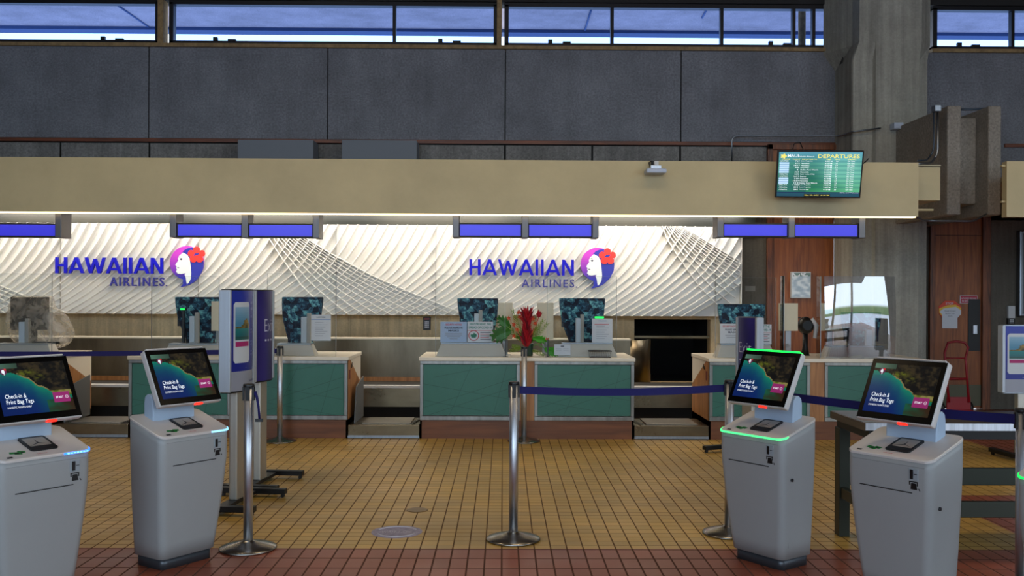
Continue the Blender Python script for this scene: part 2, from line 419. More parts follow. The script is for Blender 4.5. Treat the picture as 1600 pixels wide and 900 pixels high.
# side walls, roof, front columns: the rest of the hall
struct(MB().box(-9.2, -9, -9, 13.3, 0, 6.4).build('wall_left', m_con)); struct(MB().box(11, 11.2, 3.5, 13.3, 0, 6.4).build('wall_right', m_con))
struct(MB().box(-9.2, 11.2, -9, 13.4, 6.2, 6.4).build('ceiling', concrete('hall_ceiling', (120, 116, 110))))
for i, x in enumerate((-8, -3, 2.2, 7.5)):
    struct(MB().box(x-.3, x+.3, -8.9, -8.3, 0, 6.2).build('column', m_conc, bevel=.03))

# ------------------------------------------------------------------ high windows
def hwindow(u0, u1, mull, n, clips):
    zt, zb = 5.525, 4.945
    x0, x1 = at(u0, 40, YW).x, at(u1, 40, YW).x
    fr = MB()
    fr.box(x0, x1, YW+.02, YW+.14, zb, zb+.055); fr.box(x0, x1, YW+.02, YW+.14, zt-.03, zt+.05)
    fr.box(x0, x0+.06, YW+.02, YW+.14, zb, zt); fr.box(x1-.05, x1, YW+.02, YW+.14, zb, zt)
    for u in mull:
        p = at(u, 40, YW).x; fr.box(p-.022, p+.022, YW+.03, YW+.12, zb, zt)
    for u in clips:
        p = at(u, 64, YW).x; fr.box(p-.03, p+.03, YW, YW+.05, zb+.05, zb+.10); fr.box(p+.17, p+.28, YW, YW+.05, zb+.04, zb+.075)
    f = fr.build('window_%d' % n, m_frame, bevel=.004); struct(f, 'high strip window with a dark bronze frame')
    g = MB().box(x0+.03, x1-.03, YW+.07, YW+.076, zb+.03, zt-.02).build('window_pane', clear('blue_tinted_glass', (.62, .74, .95), .05, ior=1.3), f)
    return f
hwindow(-60, 247, (), 1, (160,)); hwindow(263, 777, (615.5,), 2, (336, 688)); hwindow(788, 1302, (957, 1129, 1242, 1273), 3, (860, 1205)); hwindow(1459, 1760, (1585,), 4, (1500,))
b = MB()
b.box(-9, at(1310, 70, YW).x, YW-.04, YW+.1, zs, zs+.05); b.box(at(1455, 70, YW).x, 11, YW-.04, YW+.1, zs, zs+.05)
for u0, u1 in ((247.5, 256), (776.5, 784), (1301, 1309)):
    b.box(at(u0, 40, YW).x, at(u1, 40, YW).x, YW-.03, YW+.16, zs, 5.6)
struct(b.build('trim_3', m_tan), 'weathered tan sill and posts of the high windows')
struct(MB().box(-9, 11, YW-.02, YW+.3, 5.55, 6.3).build('wall_back_top', mat('dark_lintel', (34, 32, 32), .8)))
# outside canopy beyond the windows
b = MB().box(-14, 18, YW+.3, 18.3, 6.63, 6.9); b.box(-14, 18, 18.2, 18.5, 6.57, 6.9, 1)
for (u0, v0, u1, v1) in ((172, 0, 232, 42), (926, 8, 913, 50), (1108, 8, 1097, 28)):
    p, q = floor_at(u0, v0, 6.62), floor_at(u1, v1, 6.62)
    b.tube([p, q], .018, 6, 1)
struct(b.build('ceiling_outside', [m_soff, mat('outside_edge_beam', (60, 84, 130), .7)]), 'pale concrete canopy outside the high windows')
p = at(1253, 40, 14.2)
struct(MB().lathe([(.055, 4.3), (.055, 6.63)], p.x, 14.2, 16).build('column_outside', m_tan), 'round tan post outside the window')

# ------------------------------------------------------------------ concrete column and twin bracket beams
YC0 = 12.35
def cx(u, v=200): return at(u, v, YC0).x
zc = at(1390, 78, YC0).z
lo = [(cx(1331.5), YC0+.65), (cx(1331.5), YC0+.03), (cx(1333), YC0), (cx(1363), YC0), (cx(1366), YC0-.05), (cx(1434), YC0-.05), (cx(1437), YC0), (cx(1450), YC0+.03), (cx(1450), YC0+.65)]
up = [(cx(1312), YC0+.65), (cx(1338), YC0+.16), (cx(1340), YC0-.05), (cx(1363), YC0-.05), (cx(1366), YC0-.05), (cx(1434), YC0-.05), (cx(1437), YC0-.05), (cx(1459), YC0+.12), (cx(1459), YC0+.65)]
b = MB(); b.rings([[(x, y, z) for x, y in P] for P, z in ((lo, 0), (lo, zc-.13), (up, zc+.10), (up, 6.2))], smooth=False)
struct(b.build('column', m_conc), 'wide concrete column beside the departures screen')
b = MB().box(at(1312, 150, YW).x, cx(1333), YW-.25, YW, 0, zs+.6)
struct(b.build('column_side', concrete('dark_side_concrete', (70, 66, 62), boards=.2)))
b = MB(); zt, zbm = 3.745, 2.49
b.box(5.10, 5.26, 10.87, YW, zbm, zt); b.box(5.575, 5.725, 10.87, YW, zbm, zt)
b.box(5.26, 5.575, 11.15, YW, 2.64, 3.66)
struct(b.build('beam', m_conf, bevel=.015), 'twin projecting concrete bracket beam at upper right')

# ------------------------------------------------------------------ canopy over the counters
YF = 10.0
xf0, xf1 = -9.0, at(1435, 300, YF).x
zf0, zf1 = 2.395, 2.965
b = MB().box(xf0, xf1, YF, YF+.10, zf0, zf1)
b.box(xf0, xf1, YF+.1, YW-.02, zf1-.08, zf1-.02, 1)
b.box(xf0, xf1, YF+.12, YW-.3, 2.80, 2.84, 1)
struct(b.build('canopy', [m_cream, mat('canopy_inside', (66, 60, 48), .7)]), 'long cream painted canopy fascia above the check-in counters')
b = MB().box(xf0, xf1-.02, YF+.012, YF+.085, zf0-.012, zf0)
tag(b.build('led_strip', m_led), 'thin glowing strip under the edge of the long cream fascia', 'light strip')
b = MB().box(xf1, at(1466, 290, 10.35).x, 10.3, 10.9, at(1450, 314, 10.35).z, at(1450, 261, 10.35).z); b.box(xf1, at(1466, 290, 10.35).x, 10.28, 10.92, at(1450, 261, 10.35).z, at(1450, 261, 10.35).z+.02, 1)
b.box(xf1-.05, at(1456, 290, 10.35).x, 10.3, 10.34, at(1450, 330, 10.35).z, at(1450, 327, 10.35).z)
struct(b.build('canopy_stub', [m_cream, m_steelh], bevel=.004), 'short recessed cream end piece of the canopy')
b = MB().box(at(1573, 300, YF).x, 11, YF, YF+.1, zf0, at(1590, 252, YF).z); b.box(at(1640, 300, YF).x, 11, YF+.1, YW, zf1-.08, zf1-.03)
b.box(at(1568, 260, YF).x, at(1574, 260, YF).x, YF+.03, YF+.07, 2.93, 2.95); b.box(at(1568, 260, YF).x, at(1574, 260, YF).x, YF+.03, YF+.07, 2.55, 2.57)
struct(b.build('canopy_far', m_cream), 'next cream canopy fascia at the right edge')
# dark glossy header over the feature wall, with round downlights above it
YP = 12.6
x_l, x_r = -9.0, at(1159, 420, YP).x
ztp, zbp = at(600, 351, YP).z, at(600, 492, YP).z
b = MB().box(x_l, x_r+.2, YP+.10, YP+.16, ztp-.02, 2.82)
struct(b.build('trim_4', mat('dark_green_header', (30, 35, 27), .3)), 'dark green glossy panel above the white feature wall')
for u in (203, 770, 873):
    p = at(u, 345, 12.35)
    o = MB().lathe([(.07, 2.70), (.075, 2.80)], p.x, 12.35, 20).build('downlight', mat('downlight_lens', (255, 244, 220), .5, emit=6)); tag(o, {203: 'round glowing downlight above the left white panel', 770: 'round downlight just left of the third blue sign bracket', 873: 'round downlight above the right-hand pair of blue panels at centre'}[u], 'ceiling light', 'downlights over the feature wall')

# ------------------------------------------------------------------ white sculpted feature wall
PX = YP/F
dT = [0, 33, 71, 98, 118, 138, 150]; gT = [0, 18, 46, 78, 106, 140, 160]
def interp(x, X, Yv):
    if x <= X[0]: return Yv[0] + (x-X[0])*(Yv[1]-Yv[0])/(X[1]-X[0])
    for a in range(len(X)-1):
        if x <= X[a+1]: return Yv[a]+(Yv[a+1]-Yv[a])*(x-X[a])/(X[a+1]-X[a])
    return Yv[-1]+(x-X[-1])*(Yv[-1]-Yv[-2])/(X[-1]-X[-2])
def gsm(d):  # smoothed rib run
    return sum(interp(d+k, dT, gT) for k in (-9, -4.5, 0, 4.5, 9))/5
pitch = 15.5*PX; H = ztp-zbp; NZ = 30; NU = 8
def surf_depth(fr, t):
    A = .050*(1-t)**.8+.016
    return (A*.6+.012)*(1-abs(2*fr-1)**6)
b = bmesh.new(); x_off = at(668, 354, YP).x; n0, n1 = -64, 36
grid = []
for j in range(NZ+1):
    t = j/NZ; d = t*141; z = ztp - H*t; g = gsm(d)*PX
    row = []
    for i in range((n1-n0)*NU+1):
        u = n0 + i/NU; fr = u-math.floor(u)
        dep = surf_depth(fr, t)
        if fr < 1e-6: dep = 0
        row.append(b.verts.new((x_off+u*pitch-g, YP-.005+dep, z)))
    grid.append(row)
for j in range(NZ):
    for i in range(len(grid[0])-1):
        f = b.faces.new((grid[j][i], grid[j+1][i], grid[j+1][i+1], grid[j][i+1])); f.smooth = False
for xq, sgn in ((x_r, 1), (x_l, -1)):
    geo = b.verts[:]+b.edges[:]+b.faces[:]
    bmesh.ops.bisect_plane(b, geom=geo, plane_co=(xq, 0, 0), plane_no=(sgn, 0, 0), clear_outer=True)
mb = MB(); mb.bm.free(); mb.bm = b
# slim raised ridge along every rib
for k in range(n0, n1):
    pts = []
    for j in range(NZ+1):
        t = j/NZ; x = x_off+k*pitch-gsm(t*141)*PX
        if x_l < x < x_r-.01: pts.append((x, ztp-H*t))
    if len(pts) > 1:
        ring = [[(x-.012, YP+.014, z), (x-.005, YP-.036, z), (x+.005, YP-.036, z), (x+.012, YP+.014, z)] for x, z in pts]
        mb.rings(ring, 0, smooth=False)
mb.box(x_l, x_r, YP+.095, YP+.10, zbp, ztp); mb.box(x_r-.006, x_r, YP-.01, YP+.10, zbp, ztp)
m_wave = mat('white_sculpted_panel', (220, 220, 218), .5)
o = mb.build('wall_feature', m_wave, recalc=False); struct(o, 'white sculpted wave wall behind the airline lettering')
# crossing ribs that form the net pattern
Lb = [(412, 350), (420, 372), (438, 400), (470, 445), (500, 475), (520, 493)]
Rb = [(440, 350), (474, 370), (520, 398), (580, 430), (640, 456), (700, 480), (732, 493)]
def bx(T, v): return interp(v, [q[1] for q in T], [q[0] for q in T])
mb = MB()
for off in (0, 622, -622):
    for k in range(11):
        lam = (k/10)**.9; pts = []
        for j in range(25):
            v = 351 + j*141/24.0
            u = bx(Lb, v)*(1-lam)+bx(Rb, v)*lam+off
            p = at(u, 351, YP); x = at(u, v, YP).x
            z = ztp - H*j/24
            if x_l+.02 < x < x_r-.02: pts.append((x, z))
        wdt = .014 if k == 10 else .008
        if len(pts) > 1: mb.rings([[(x-wdt, YP+.03, z), (x-wdt*.7, YP-.032, z), (x+wdt*.7, YP-.032, z), (x+wdt, YP+.03, z)] for x, z in pts], 0, smooth=False)
o.name = 'wall_feature'; c = mb.build('net_ribs', m_wave, o)
# panel joints
mj = MB()
for u in (94, 310, 525, 681, 1118):
    x = at(u, 420, YP).x; mj.box(x-.002, x+.002, YP-.004, YP+.02, zbp, ztp)
mj.build('panel_joint', mat('panel_joint_grey', (150, 148, 144), .6), o)

# ------------------------------------------------------------------ airline lettering and emblem
m_blue = mat('royal_blue_letter', (14, 14, 172), .5, spec=.2)
def emblem_gradient():
    m = bpy.data.materials.new('emblem_purple_to_blue'); m.use_nodes = True; t = m.node_tree; bb = t.nodes['Principled BSDF']
    tc = t.nodes.new('ShaderNodeTexCoord'); s = t.nodes.new('ShaderNodeSeparateXYZ'); t.links.new(tc.outputs['Object'], s.inputs[0])
    r = t.nodes.new('ShaderNodeValToRGB'); mr = t.nodes.new('ShaderNodeMapRange'); mr.inputs[1].default_value = -.30; mr.inputs[2].default_value = .14
    t.links.new(s.outputs[2], mr.inputs[0]); t.links.new(mr.outputs[0], r.inputs[0]); t.links.new(r.outputs[0], bb.inputs['Base Color'])
    r.color_ramp.elements[0].position = .25; r.color_ramp.elements[0].color = lin((30, 34, 160))+(1,); r.color_ramp.elements[1].position = .95; r.color_ramp.elements[1].color = lin((172, 52, 176))+(1,)
    bb.inputs['Roughness'].default_value = .4
    return m
m_grad = emblem_gradient()
m_hair = mat('emblem_blue', (34, 40, 150), .4); m_face = mat('emblem_white', (205, 216, 222), .45); m_flow = mat('emblem_red', (226, 44, 40), .45)
def emblem_parts(parent, scale, mats=None, depth=.03, y0=0.0):
    """woman's profile with a red flower in a round blue field; local units: px*scale, origin at the field centre"""
    def T(pts): return [((x-535)*scale, (410-y)*scale) for x, y in pts]
    circ = [(535+262*math.cos(a), 410-262*math.sin(a)) for a in [math.radians(q) for q in range(-42, 250, 8)]]
    base = circ + [(480, 668), (472, 700), (480, 735), (438, 787), (560, 756), (640, 712), (700, 655)]
    hair = [(465, 248), (505, 205), (560, 180), (620, 168), (700, 205), (765, 300), (797, 400), (790, 500), (730, 625), (640, 712), (560, 752), (520, 762), (560, 742), (585, 705), (605, 640), (608, 560), (600, 480), (592, 420), (580, 350), (550, 285), (505, 268)]
    face = [(478, 250), (545, 285), (580, 340), (592, 420), (600, 490), (608, 580), (598, 660), (572, 712), (542, 742), (532, 700), (525, 640), (505, 592), (522, 570), (490, 574), (450, 582), (400, 576), (372, 548), (386, 512), (374, 492), (381, 466), (360, 440), (386, 402), (406, 376), (400, 344), (420, 300)]
    out = []
    def poly(name, pts, m, ya, yb):
        mb = MB(); mb.prism(T(pts), 'y', y0+ya, y0+yb); q = mb.build(name, m, parent); out.append(q); return q
    d = depth
    poly('emblem_field', base, m_grad, 0, -d)
    poly('hair', hair, m_hair, -d+.0005, -d*1.12)
    poly('face', face, m_face, -d+.0005, -d*1.22)
    for nm_, c in (('eye', [(428, 347), (450, 334), (472, 345), (458, 368), (438, 364)]), ('eyebrow', [(410, 330), (438, 312), (476, 318), (440, 322)]), ('mouth', [(384, 484), (405, 477), (430, 490), (405, 496)])):
        mb = MB(); mb.prism(T(c), 'y', y0-d*1.2, y0-d*1.26); mb.build(nm_, mat('emblem_dark', (26, 30, 70), .5), parent)
    mb = MB(); pts = []
    for i in range(60):
        a = 2*PI*i/60; r = 78+58*abs(math.cos(2.5*(a-1.57)))**.45
        pts.append((688+r*math.cos(a), 287-r*math.sin(a)*.95))
    mb.prism(T(pts), 'y', y0-d+.0005, y0-d*1.38); mb.build('flower', m_flow, parent)
    mb = MB(); mb.prism(T([(645, 290), (668, 262), (735, 255), (725, 275), (700, 292), (650, 300)]), 'y', y0-d*1.3, y0-d*1.45); mb.build('flower_centre', m_hair, parent)
def airline_sign(u0, u1, v0, v1, w0, w1, e0, e1, ec, er, label):
    Yq = YP-.02
    p = at((u0+u1)/2, v1, Yq)
    t = thing('airline_lettering', label, 'sign', (p.x, Yq, p.z), 0, 'airline name signs on the white wall')
    def L(u, v): q = at(u, v, Yq); return q.x-p.x, q.z-p.z
    a = MB(); x0, z0 = L(u0, v1); x1, z1 = L(u1, v0)
    # letters are drawn as their own heavy strokes
    glyph = {'H': (.62, [((.09, 0), (.09, 1)), ((.53, 0), (.53, 1)), ((.09, .5), (.53, .5))]), 'A': (.74, [((.05, 0), (.37, 1)), ((.37, 1), (.69, 0)), ((.18, .27), (.56, .27))]),
             'W': (1.0, [((.05, 1), (.28, 0)), ((.28, 0), (.5, .92)), ((.5, .92), (.72, 0)), ((.72, 0), (.95, 1))]), 'I': (.2, [((.1, 0), (.1, 1))]), 'N': (.66, [((.09, 0), (.09, 1)), ((.09, 1), (.57, 0)), ((.57, 0), (.57, 1))])}
    word = 'HAWAIIAN'; gap = .085; tot = sum(glyph[c][0] for c in word)+gap*(len(word)-1); k = (x1-x0)/tot; hh = z1-z0; cur = x0
    for c in word:
        wd, st = glyph[c]; mbl = MB(); th = .165
        for (ax, az), (bx_, bz) in st:
            A, B = Vector((cur+ax*k, az*hh)), Vector((cur+bx_*k, bz*hh)); hw = th*hh/2
            if abs(az-bz) < .01: q = [(A.x, A.y-hw*.9), (B.x, B.y-hw*.9), (B.x, B.y+hw*.9), (A.x, A.y+hw*.9)]
            else:
                dirn = (B-A).normalized(); ww = hw/max(.3, abs(dirn.y)); q = [(A.x-ww, A.y), (A.x+ww, A.y), (B.x+ww, B.y), (B.x-ww, B.y)]
            mbl.prism([(x, z+z0) for x, z in q], 'y', -.052+random.random()*.0008, -.012)
        mbl.build('letter', m_blue, t); cur += (wd+gap)*k
    x0, z0 = L(w0, w1[1]); x1, z1 = L(e0, w1[0])
    s = MB(); put_text(s, 'AIRLINES', x0, z0, x1-x0, z1-z0, y=-.03, ext=.10, off=.012, sp=1.25); s.box(x1+.02, x1+.035, -.035, -.012, z0, z0+.015); s.build('small_lettering', mat('navy_letter', (36, 38, 130), .4), t)
    cxx, czz = L(ec, er[0]); g = bpy.data.objects.new('emblem', None); COL.objects.link(g); g.parent = t; g.location = (cxx, -.012, czz)
    emblem_parts(g, er[1]*Yq/F, depth=.035)
airline_sign(88, 257, 403, 427, 173, (433.5, 447), 258, 0, 293.7, (411, .1), 'blue airline name with woman emblem on the left part of the white wall')
airline_sign(733, 897, 406, 430, 815, (436.5, 449), 897, 0, 933, (413.5, .1), 'blue airline name with woman emblem above the flower arrangement')

# ------------------------------------------------------------------ hanging blue signs
m_bluesign = mat('blue_sign_face', (60, 60, 226), .35, emit=.40)
def hanging_sign(us, label, rv):
    """us = bracket edges left, middle, right; two blue faces between"""
    Yq = 10.22
    p = at(us[1], 371, Yq)
    t = thing('hanging_sign', label, 'sign', (p.x, Yq, 0), 0, 'blue counter signs hanging from the canopy')
    zb, zt, zpt = at(us[1], 372.5, Yq).z, 2.80, at(us[1], 350, Yq).z
    X = lambda u: at(u, 360, Yq).x-p.x
    for u in us:
        MB().box(X(u)-.034, X(u)+.034, -.12, .12, zb, zt-.02).build('bracket', brushed('bracket_steel', (112, 110, 112), .42, st=(20, 20, 1), amt=.15), t, bevel=.006)
    for a, c in zip(us[:-1], us[1:]):
        f = MB().box(X(a)+.03, X(c)-.03, -.09, .06, zb+.005, zpt).build('sign_box', m_blackm, t, bevel=.004)
        MB().box(X(a)+.045, X(c)-.045, -.094, -.09, zb+.02, zpt-.015).build('sign_face', m_bluesign, f)
    return t
hanging_sign((-15, 99, 101.5)[0:2], 'blue sign with one steel bracket at the left edge', 0)
hanging_sign((276, 387, 497), 'pair of blue signs left of centre, over the tall banner stands', 0)
hanging_sign((713, 820, 929), 'pair of blue signs hanging above the right airline lettering', 0)
hanging_sign((1122, 1232, 1341), 'pair of blue signs hanging below the departures screen', 0)

# ------------------------------------------------------------------ check-in counters
YCN = 10.18; CD = .92
def cX(u): return at(u, 640, YCN).x
ZT = .875
def counter(u0, u1, mid, label, lpaint=True, rpaint=True, um=None):
    x0, x1 = cX(u0), cX(u1); p = (x0+x1)/2; hw = (x1-x0)/2
    t = thing('check_in_counter', label, 'counter', (p, YCN, 0), 0, 'check-in counters in a row')
    b = MB(); b.box(-hw+.02, hw-.02, .03, CD, .0, ZT-.05); b.build('cabinet', m_grey, t)
    MB().box(-hw, hw, .012, CD, 0, .20).build('plinth', m_oakd, t)
    top = MB().box(-hw-.012, hw+.012, -.02, CD, ZT-.04, ZT).build('counter_top', m_ctop, t, bevel=.006)
    g = .078
    for (a, c) in ((-hw, -g), (g, hw)):
        fr = MB(); wf = .035
        fr.box(a, c, -.012, .03, .20, .245); fr.box(a, c, -.012, .03, ZT-.075, ZT-.04); fr.box(a, a+wf, -.012, .03, .245, ZT-.075); fr.box(c-wf, c, -.012, .03, .245, ZT-.075)
        f = fr.build('steel_frame', brushed('counter_frame_steel', (134, 132, 128), .3, st=(8, 8, 1), amt=.25), t, bevel=.003)
        pn = MB().box(a+wf, c-wf, .004, .03, .25, ZT-.08).build('teal_panel', m_teal, f)
        # engraved crossing lines
        ln = MB(); W = c-a-2*wf; HH = ZT-.33
        rnd = random.Random(int((a+9)*100))
        for (ax, az, bx_, bz) in ((0, .15, 1, .75), (.0, .62, 1, .30), (.28, 0, .52, 1), (.75, 0, .9, 1), (.05, .0, .95, .55), (0, .3, .9, 0), (.12, .75, .8, 1)):
            A = Vector((a+wf+ax*W, .25+az*HH)); B = Vector((a+wf+bx_*W, .25+bz*HH)); n = (B-A).normalized().orthogonal()*.0022
            ln.face([(q.x, .0030, q.y) for q in (A-n, B-n, B+n, A+n)])
        ln.build('engraved_line', m_tealc, pn)
    MB().box(-g, g, 0, .03, .20, ZT-.04).build('oak_strip', m_oak, t)
    for s in (-1, 1):
        xa, xb = (hw-.02, hw) if s > 0 else (-hw, -hw+.02)
        sd = MB(); sd.prism([(.012, .0), (CD, .0), (CD, .52), (.16, ZT-.04), (.012, ZT-.04)], 'x', xa, xb, 0)
        f = sd.build('oak_side', m_oak, t)
        sd = MB(); sd.prism([(CD, .52), (CD, ZT-.04), (.16, ZT-.04)], 'x', xa, xb, 0); sd.build('white_corner', m_ctop, f)
        k = MB(); xx = (hw, hw+.004) if s > 0 else (-hw-.004, -hw)
        k.box(xx[0], xx[1], .10, .16, ZT-.25, ZT-.15, 0); k.build('call_button_plate', mat('dark_red_plate', (110, 40, 34), .5), f)
        k = MB(); k.prism([(.22, ZT-.12), (.30, ZT-.08), (.30, ZT-.13), (.25, ZT-.14)], 'x', xx[0], xx[1]); k.build('black_mark', m_black, f)
    return t
counter(-255, 84, 0, 'check-in counter at the left edge beside the plastic-wrapped monitor')
counter(201, 543, 0, 'check-in counter behind the tall banner stands')
counter(656, 990.5, 0, 'check-in counter carrying the flower arrangement')
counter(1108, 1445, 0, 'check-in counter behind the green-lit kiosk')

# bag wells between counters
def bag_well(u0, u1, label, slash):
    x0, x1 = cX(u0)+.005, cX(u1)-.005; p = (x0+x1)/2; hw = (x1-x0)/2
    t = thing('baggage_scale', label, 'baggage scale', (p, YCN, 0), 0, 'steel baggage scales between counters')
    MB().box(-hw, hw, 0, .62, 0, .145).build('step', m_steelh, t, bevel=.006)
    MB().box(-hw, hw, -.006, .0, 0.006, .035).build('kick_strip', m_alu, t)
    MB().box(-hw+.14, hw-.10, .08, .56, .145, .156).build('weighing_plate', brushed('scale_plate_steel', (142, 136, 126), .4), t, bevel=.003)
    q = MB(); q.prism([(hw-.10, .02), (hw-.08, .02), (hw-.02, .5), (hw-.05, .5)] if slash > 0 else [(-hw+.08, .02), (-hw+.1, .02), (-hw+.04, .5), (-hw+.02, .5)], 'z', .156, .158); q.build('black_stripe', m_black, t)
    return t
bag_well(84, 201, 'steel baggage scale between the two left counters', 1)
bag_well(543, 656, 'steel baggage scale left of the flower counter', 1)
bag_well(990.5, 1108, 'steel baggage scale in front of the dark opening', -1)

# baggage conveyor behind the counters
YB0, YB1 = 11.28, 12.02
def conveyor(xa, xb, label, backend=None):
    t = thing('baggage_conveyor', label, 'conveyor', ((xa+xb)/2, YB0, 0), 0)
    hw = (xb-xa)/2
    MB().box(-hw, hw, 0, .05, .21, .43).build('lower_panel', m_steelh, t)
    MB().box(-hw, hw, -.015, .07, .43, .465).build('bright_lip', m_white, t, bevel=.006)
    MB().box(-hw, hw, .07, YB1-YB0, .40, .445).build('belt', mat('conveyor_belt', (36, 34, 32), .7), t)
    xr = hw if backend is None else backend-(xa+xb)/2
    bk = MB(); bk.box(-hw, xr, YB1-YB0, YB1-YB0+.05, .40, .975)
    if backend is not None:
        bk.rings([[(xr+.30*math.sin(a), YB1-YB0+.30-.30*math.cos(a), z) for a in [PI*q/2/10 for q in range(11)]]+[(xr+.25*math.sin(a), YB1-YB0+.30-.25*math.cos(a), z) for a in [PI*q/2/10 for q in range(10, -1, -1)]] for z in (.40, .975)])
    bk.build('back_panel', brushed('smooth_steel_panel', (116, 106, 90), .3, st=(1.2, 1.2, .3), amt=.3), t)
    MB().box(-hw, xr, YB1-YB0-.02, YB1-YB0+.14, .975, .995).build('top_ledge', m_ctop, t)
    MB().box(-hw, xr, YB1-YB0-.012, YB1-YB0, .445, .50).build('brown_strip', m_oak, t)  # thin orange-brown strip along the foot of the back panel
    MB().box(-hw, hw, .10, .6, .0, .39).build('gap_shade', m_dark, t)  # black box painting the shade of the gap below the lower panel
    return t
conveyor(-8.9, 2.6, 'long steel baggage conveyor running behind the counters', backend=at(985, 560, YB1).x)

# ------------------------------------------------------------------ things on the counters
m_cloth = None
def cloth_material():
    m = bpy.data.materials.new('navy_teal_printed_cloth'); m.use_nodes = True; t = m.node_tree; bb = t.nodes['Principled BSDF']; L = t.links.new
    tc = t.nodes.new('ShaderNodeTexCoord')
    v = t.nodes.new('ShaderNodeTexVoronoi'); v.inputs['Scale'].default_value = 15; v.distance = 'CHEBYCHEV'; L(tc.outputs['Object'], v.inputs['Vector'])
    n = t.nodes.new('ShaderNodeTexNoise'); n.inputs['Scale'].default_value = 26; n.inputs['Detail'].default_value = 5; n.inputs['Roughness'].default_value = .8; L(tc.outputs['Object'], n.inputs['Vector'])
    s = t.nodes.new('ShaderNodeSeparateColor'); L(v.outputs['Color'], s.inputs[0])
    a = t.nodes.new('ShaderNodeMath'); a.operation = 'MULTIPLY_ADD'; a.inputs[1].default_value = .50; L(s.outputs[0], a.inputs[0])
    b2 = t.nodes.new('ShaderNodeMath'); b2.operation = 'MULTIPLY_ADD'; b2.inputs[1].default_value = 1.5; b2.inputs[2].default_value = -.5; L(n.outputs[0], b2.inputs[0]); L(b2.outputs[0], a.inputs[2])
    r = t.nodes.new('ShaderNodeValToRGB'); e = r.color_ramp.elements; e[0].position = .38; e[0].color = lin((12, 22, 44))+(1,); e[1].position = .90; e[1].color = lin((130, 205, 210))+(1,)
    q = r.color_ramp.elements.new(.62); q.color = lin((34, 84, 112))+(1,)
    L(a.outputs[0], r.inputs[0]); L(r.outputs[0], bb.inputs['Base Color']); bb.inputs['Roughness'].default_value = .9
    return m
m_cloth = cloth_material()
def draped_monitor(u, lean, tail, label, wide=68, vt=465, vb=533):
    """monitor under a printed cloth on the desk behind the counter front"""
    Yq = 10.78; sc = Yq/F; p = at(u, vb, Yq)
    t = thing('covered_monitor', label, 'monitor', (p.x, Yq, ZT), 0, 'monitors under printed cloth covers')
    z1 = at(u, vt, Yq).z-ZT
    MB().box(-.11, .11, -.08, .10, 0, .015).build('monitor_foot', m_black, t, bevel=.004)
    MB().box(-.03, .03, -.0, .04, .015, z1-.15).build('monitor_neck', m_black, t, bevel=.004)
    MB().box(-wide*sc/2+.03, wide*sc/2-.03, -.02, .02, z1-.33, z1-.012).build('screen', m_black, t, bevel=.005)
    mb = MB(); rings = []; hw = wide*sc/2; rnd = random.Random(int(u))
    prof = [(0, .97, .045), (.01, 1.0, .05), (.12, .99, .055), (.30, .94, .06), (.45, .86, .06), (.60, .74, .06), (.75, .60, .065), (.90, .56, .08)]
    n = 40
    for f, wf, dp in prof:
        ring = []
        for i in range(n):
            a = 2*PI*i/n; c, s = math.cos(a), math.sin(a)
            ex = (abs(c)**.35)*(1 if c > 0 else -1); ey = (abs(s)**.5)*(1 if s > 0 else -1)
            wav = 1+(.10*math.sin(a*7+u)+.06*math.sin(a*11+f*4))*f
            ring.append((hw*wf*ex*(1+.02*math.sin(a*5+u)*f)+lean*f*.10, dp*ey*wav, z1*(1-f)+(.012*math.sin(a*6+u) if f > .8 else 0)))
        rings.append(ring)
    mb.rings(rings[::-1], cap=True); c = mb.build('cloth_cover', m_cloth, t)
    if tail:
        mb = MB(); mb.tube([(tail*.05, -.02, .07), (tail*.14, -.02, .055), (tail*.25, 0, .045), (tail*.34, .02, .03)], .04, 10, rr=[.05, .045, .035, .015]); mb.build('cloth_tail', m_cloth, c)
    return t
draped_monitor(311, .3, -1, 'cloth-covered monitor left of the phone banner stand', 74, 464)
draped_monitor(473, -.3, -1, 'cloth-covered monitor just right of the tall banner stands', 64, 464)
draped_monitor(746, .3, 0, 'cloth-covered monitor behind the two virus notices', 64, 466)
draped_monitor(909, .1, -1, 'cloth-covered monitor right of the flower arrangement', 72, 466)
draped_monitor(1158, .0, 0, 'cloth-covered monitor behind the small exit banner', 74, 475)
draped_monitor(1345, .0, 0, 'cloth-covered monitor behind the curved clear screen', 62, 488)

def shelf(u0, u1, vt, label):
    """raised grey housing with splayed ends at the counter front"""
    Y0 = 10.30; p = at((u0+u1)/2, 556, Y0); hw = (at(u1, 540, Y0).x-at(u0, 540, Y0).x)/2; zt = at((u0+u1)/2, vt, Y0+.05).z-ZT
    t = thing('transaction_shelf', label, 'shelf', (p.x, Y0, ZT), 0, 'grey raised shelves on the counters')
    b = MB(); e = .055
    b.rings([[(-hw-e, -.0, 0), (hw+e, 0, 0), (hw+e, .21, 0), (-hw-e, .21, 0)], [(-hw, .045, zt-.006), (hw, .045, zt-.006), (hw, .21, zt-.006), (-hw, .21, zt-.006)]], smooth=False)
    b.build('housing', m_grey, t, bevel=.004)
    MB().box(-hw-.004, hw+.004, .035, .215, zt-.006, zt+.002).build('shelf_top', m_alu, t)
    return t, zt
for u0, u1, vt, lb in ((-10, 72, 537, 'grey shelf under the plastic-wrapped monitor'), (262, 340, 537, 'grey shelf behind the tilted kiosk left of the banner stands'), (432, 484, 537, 'grey shelf right of the banner stands, carrying a white notice'),
                   (689, 783, 536, 'grey shelf carrying the two virus notices'), (879, 957, 536, 'grey shelf behind the black wire basket'),
                   (1128, 1205, 538, 'grey shelf behind the small exit banner'), (1298, 1384, 541, 'grey shelf behind the curved clear screen')):
    shelf(u0, u1, vt, lb)

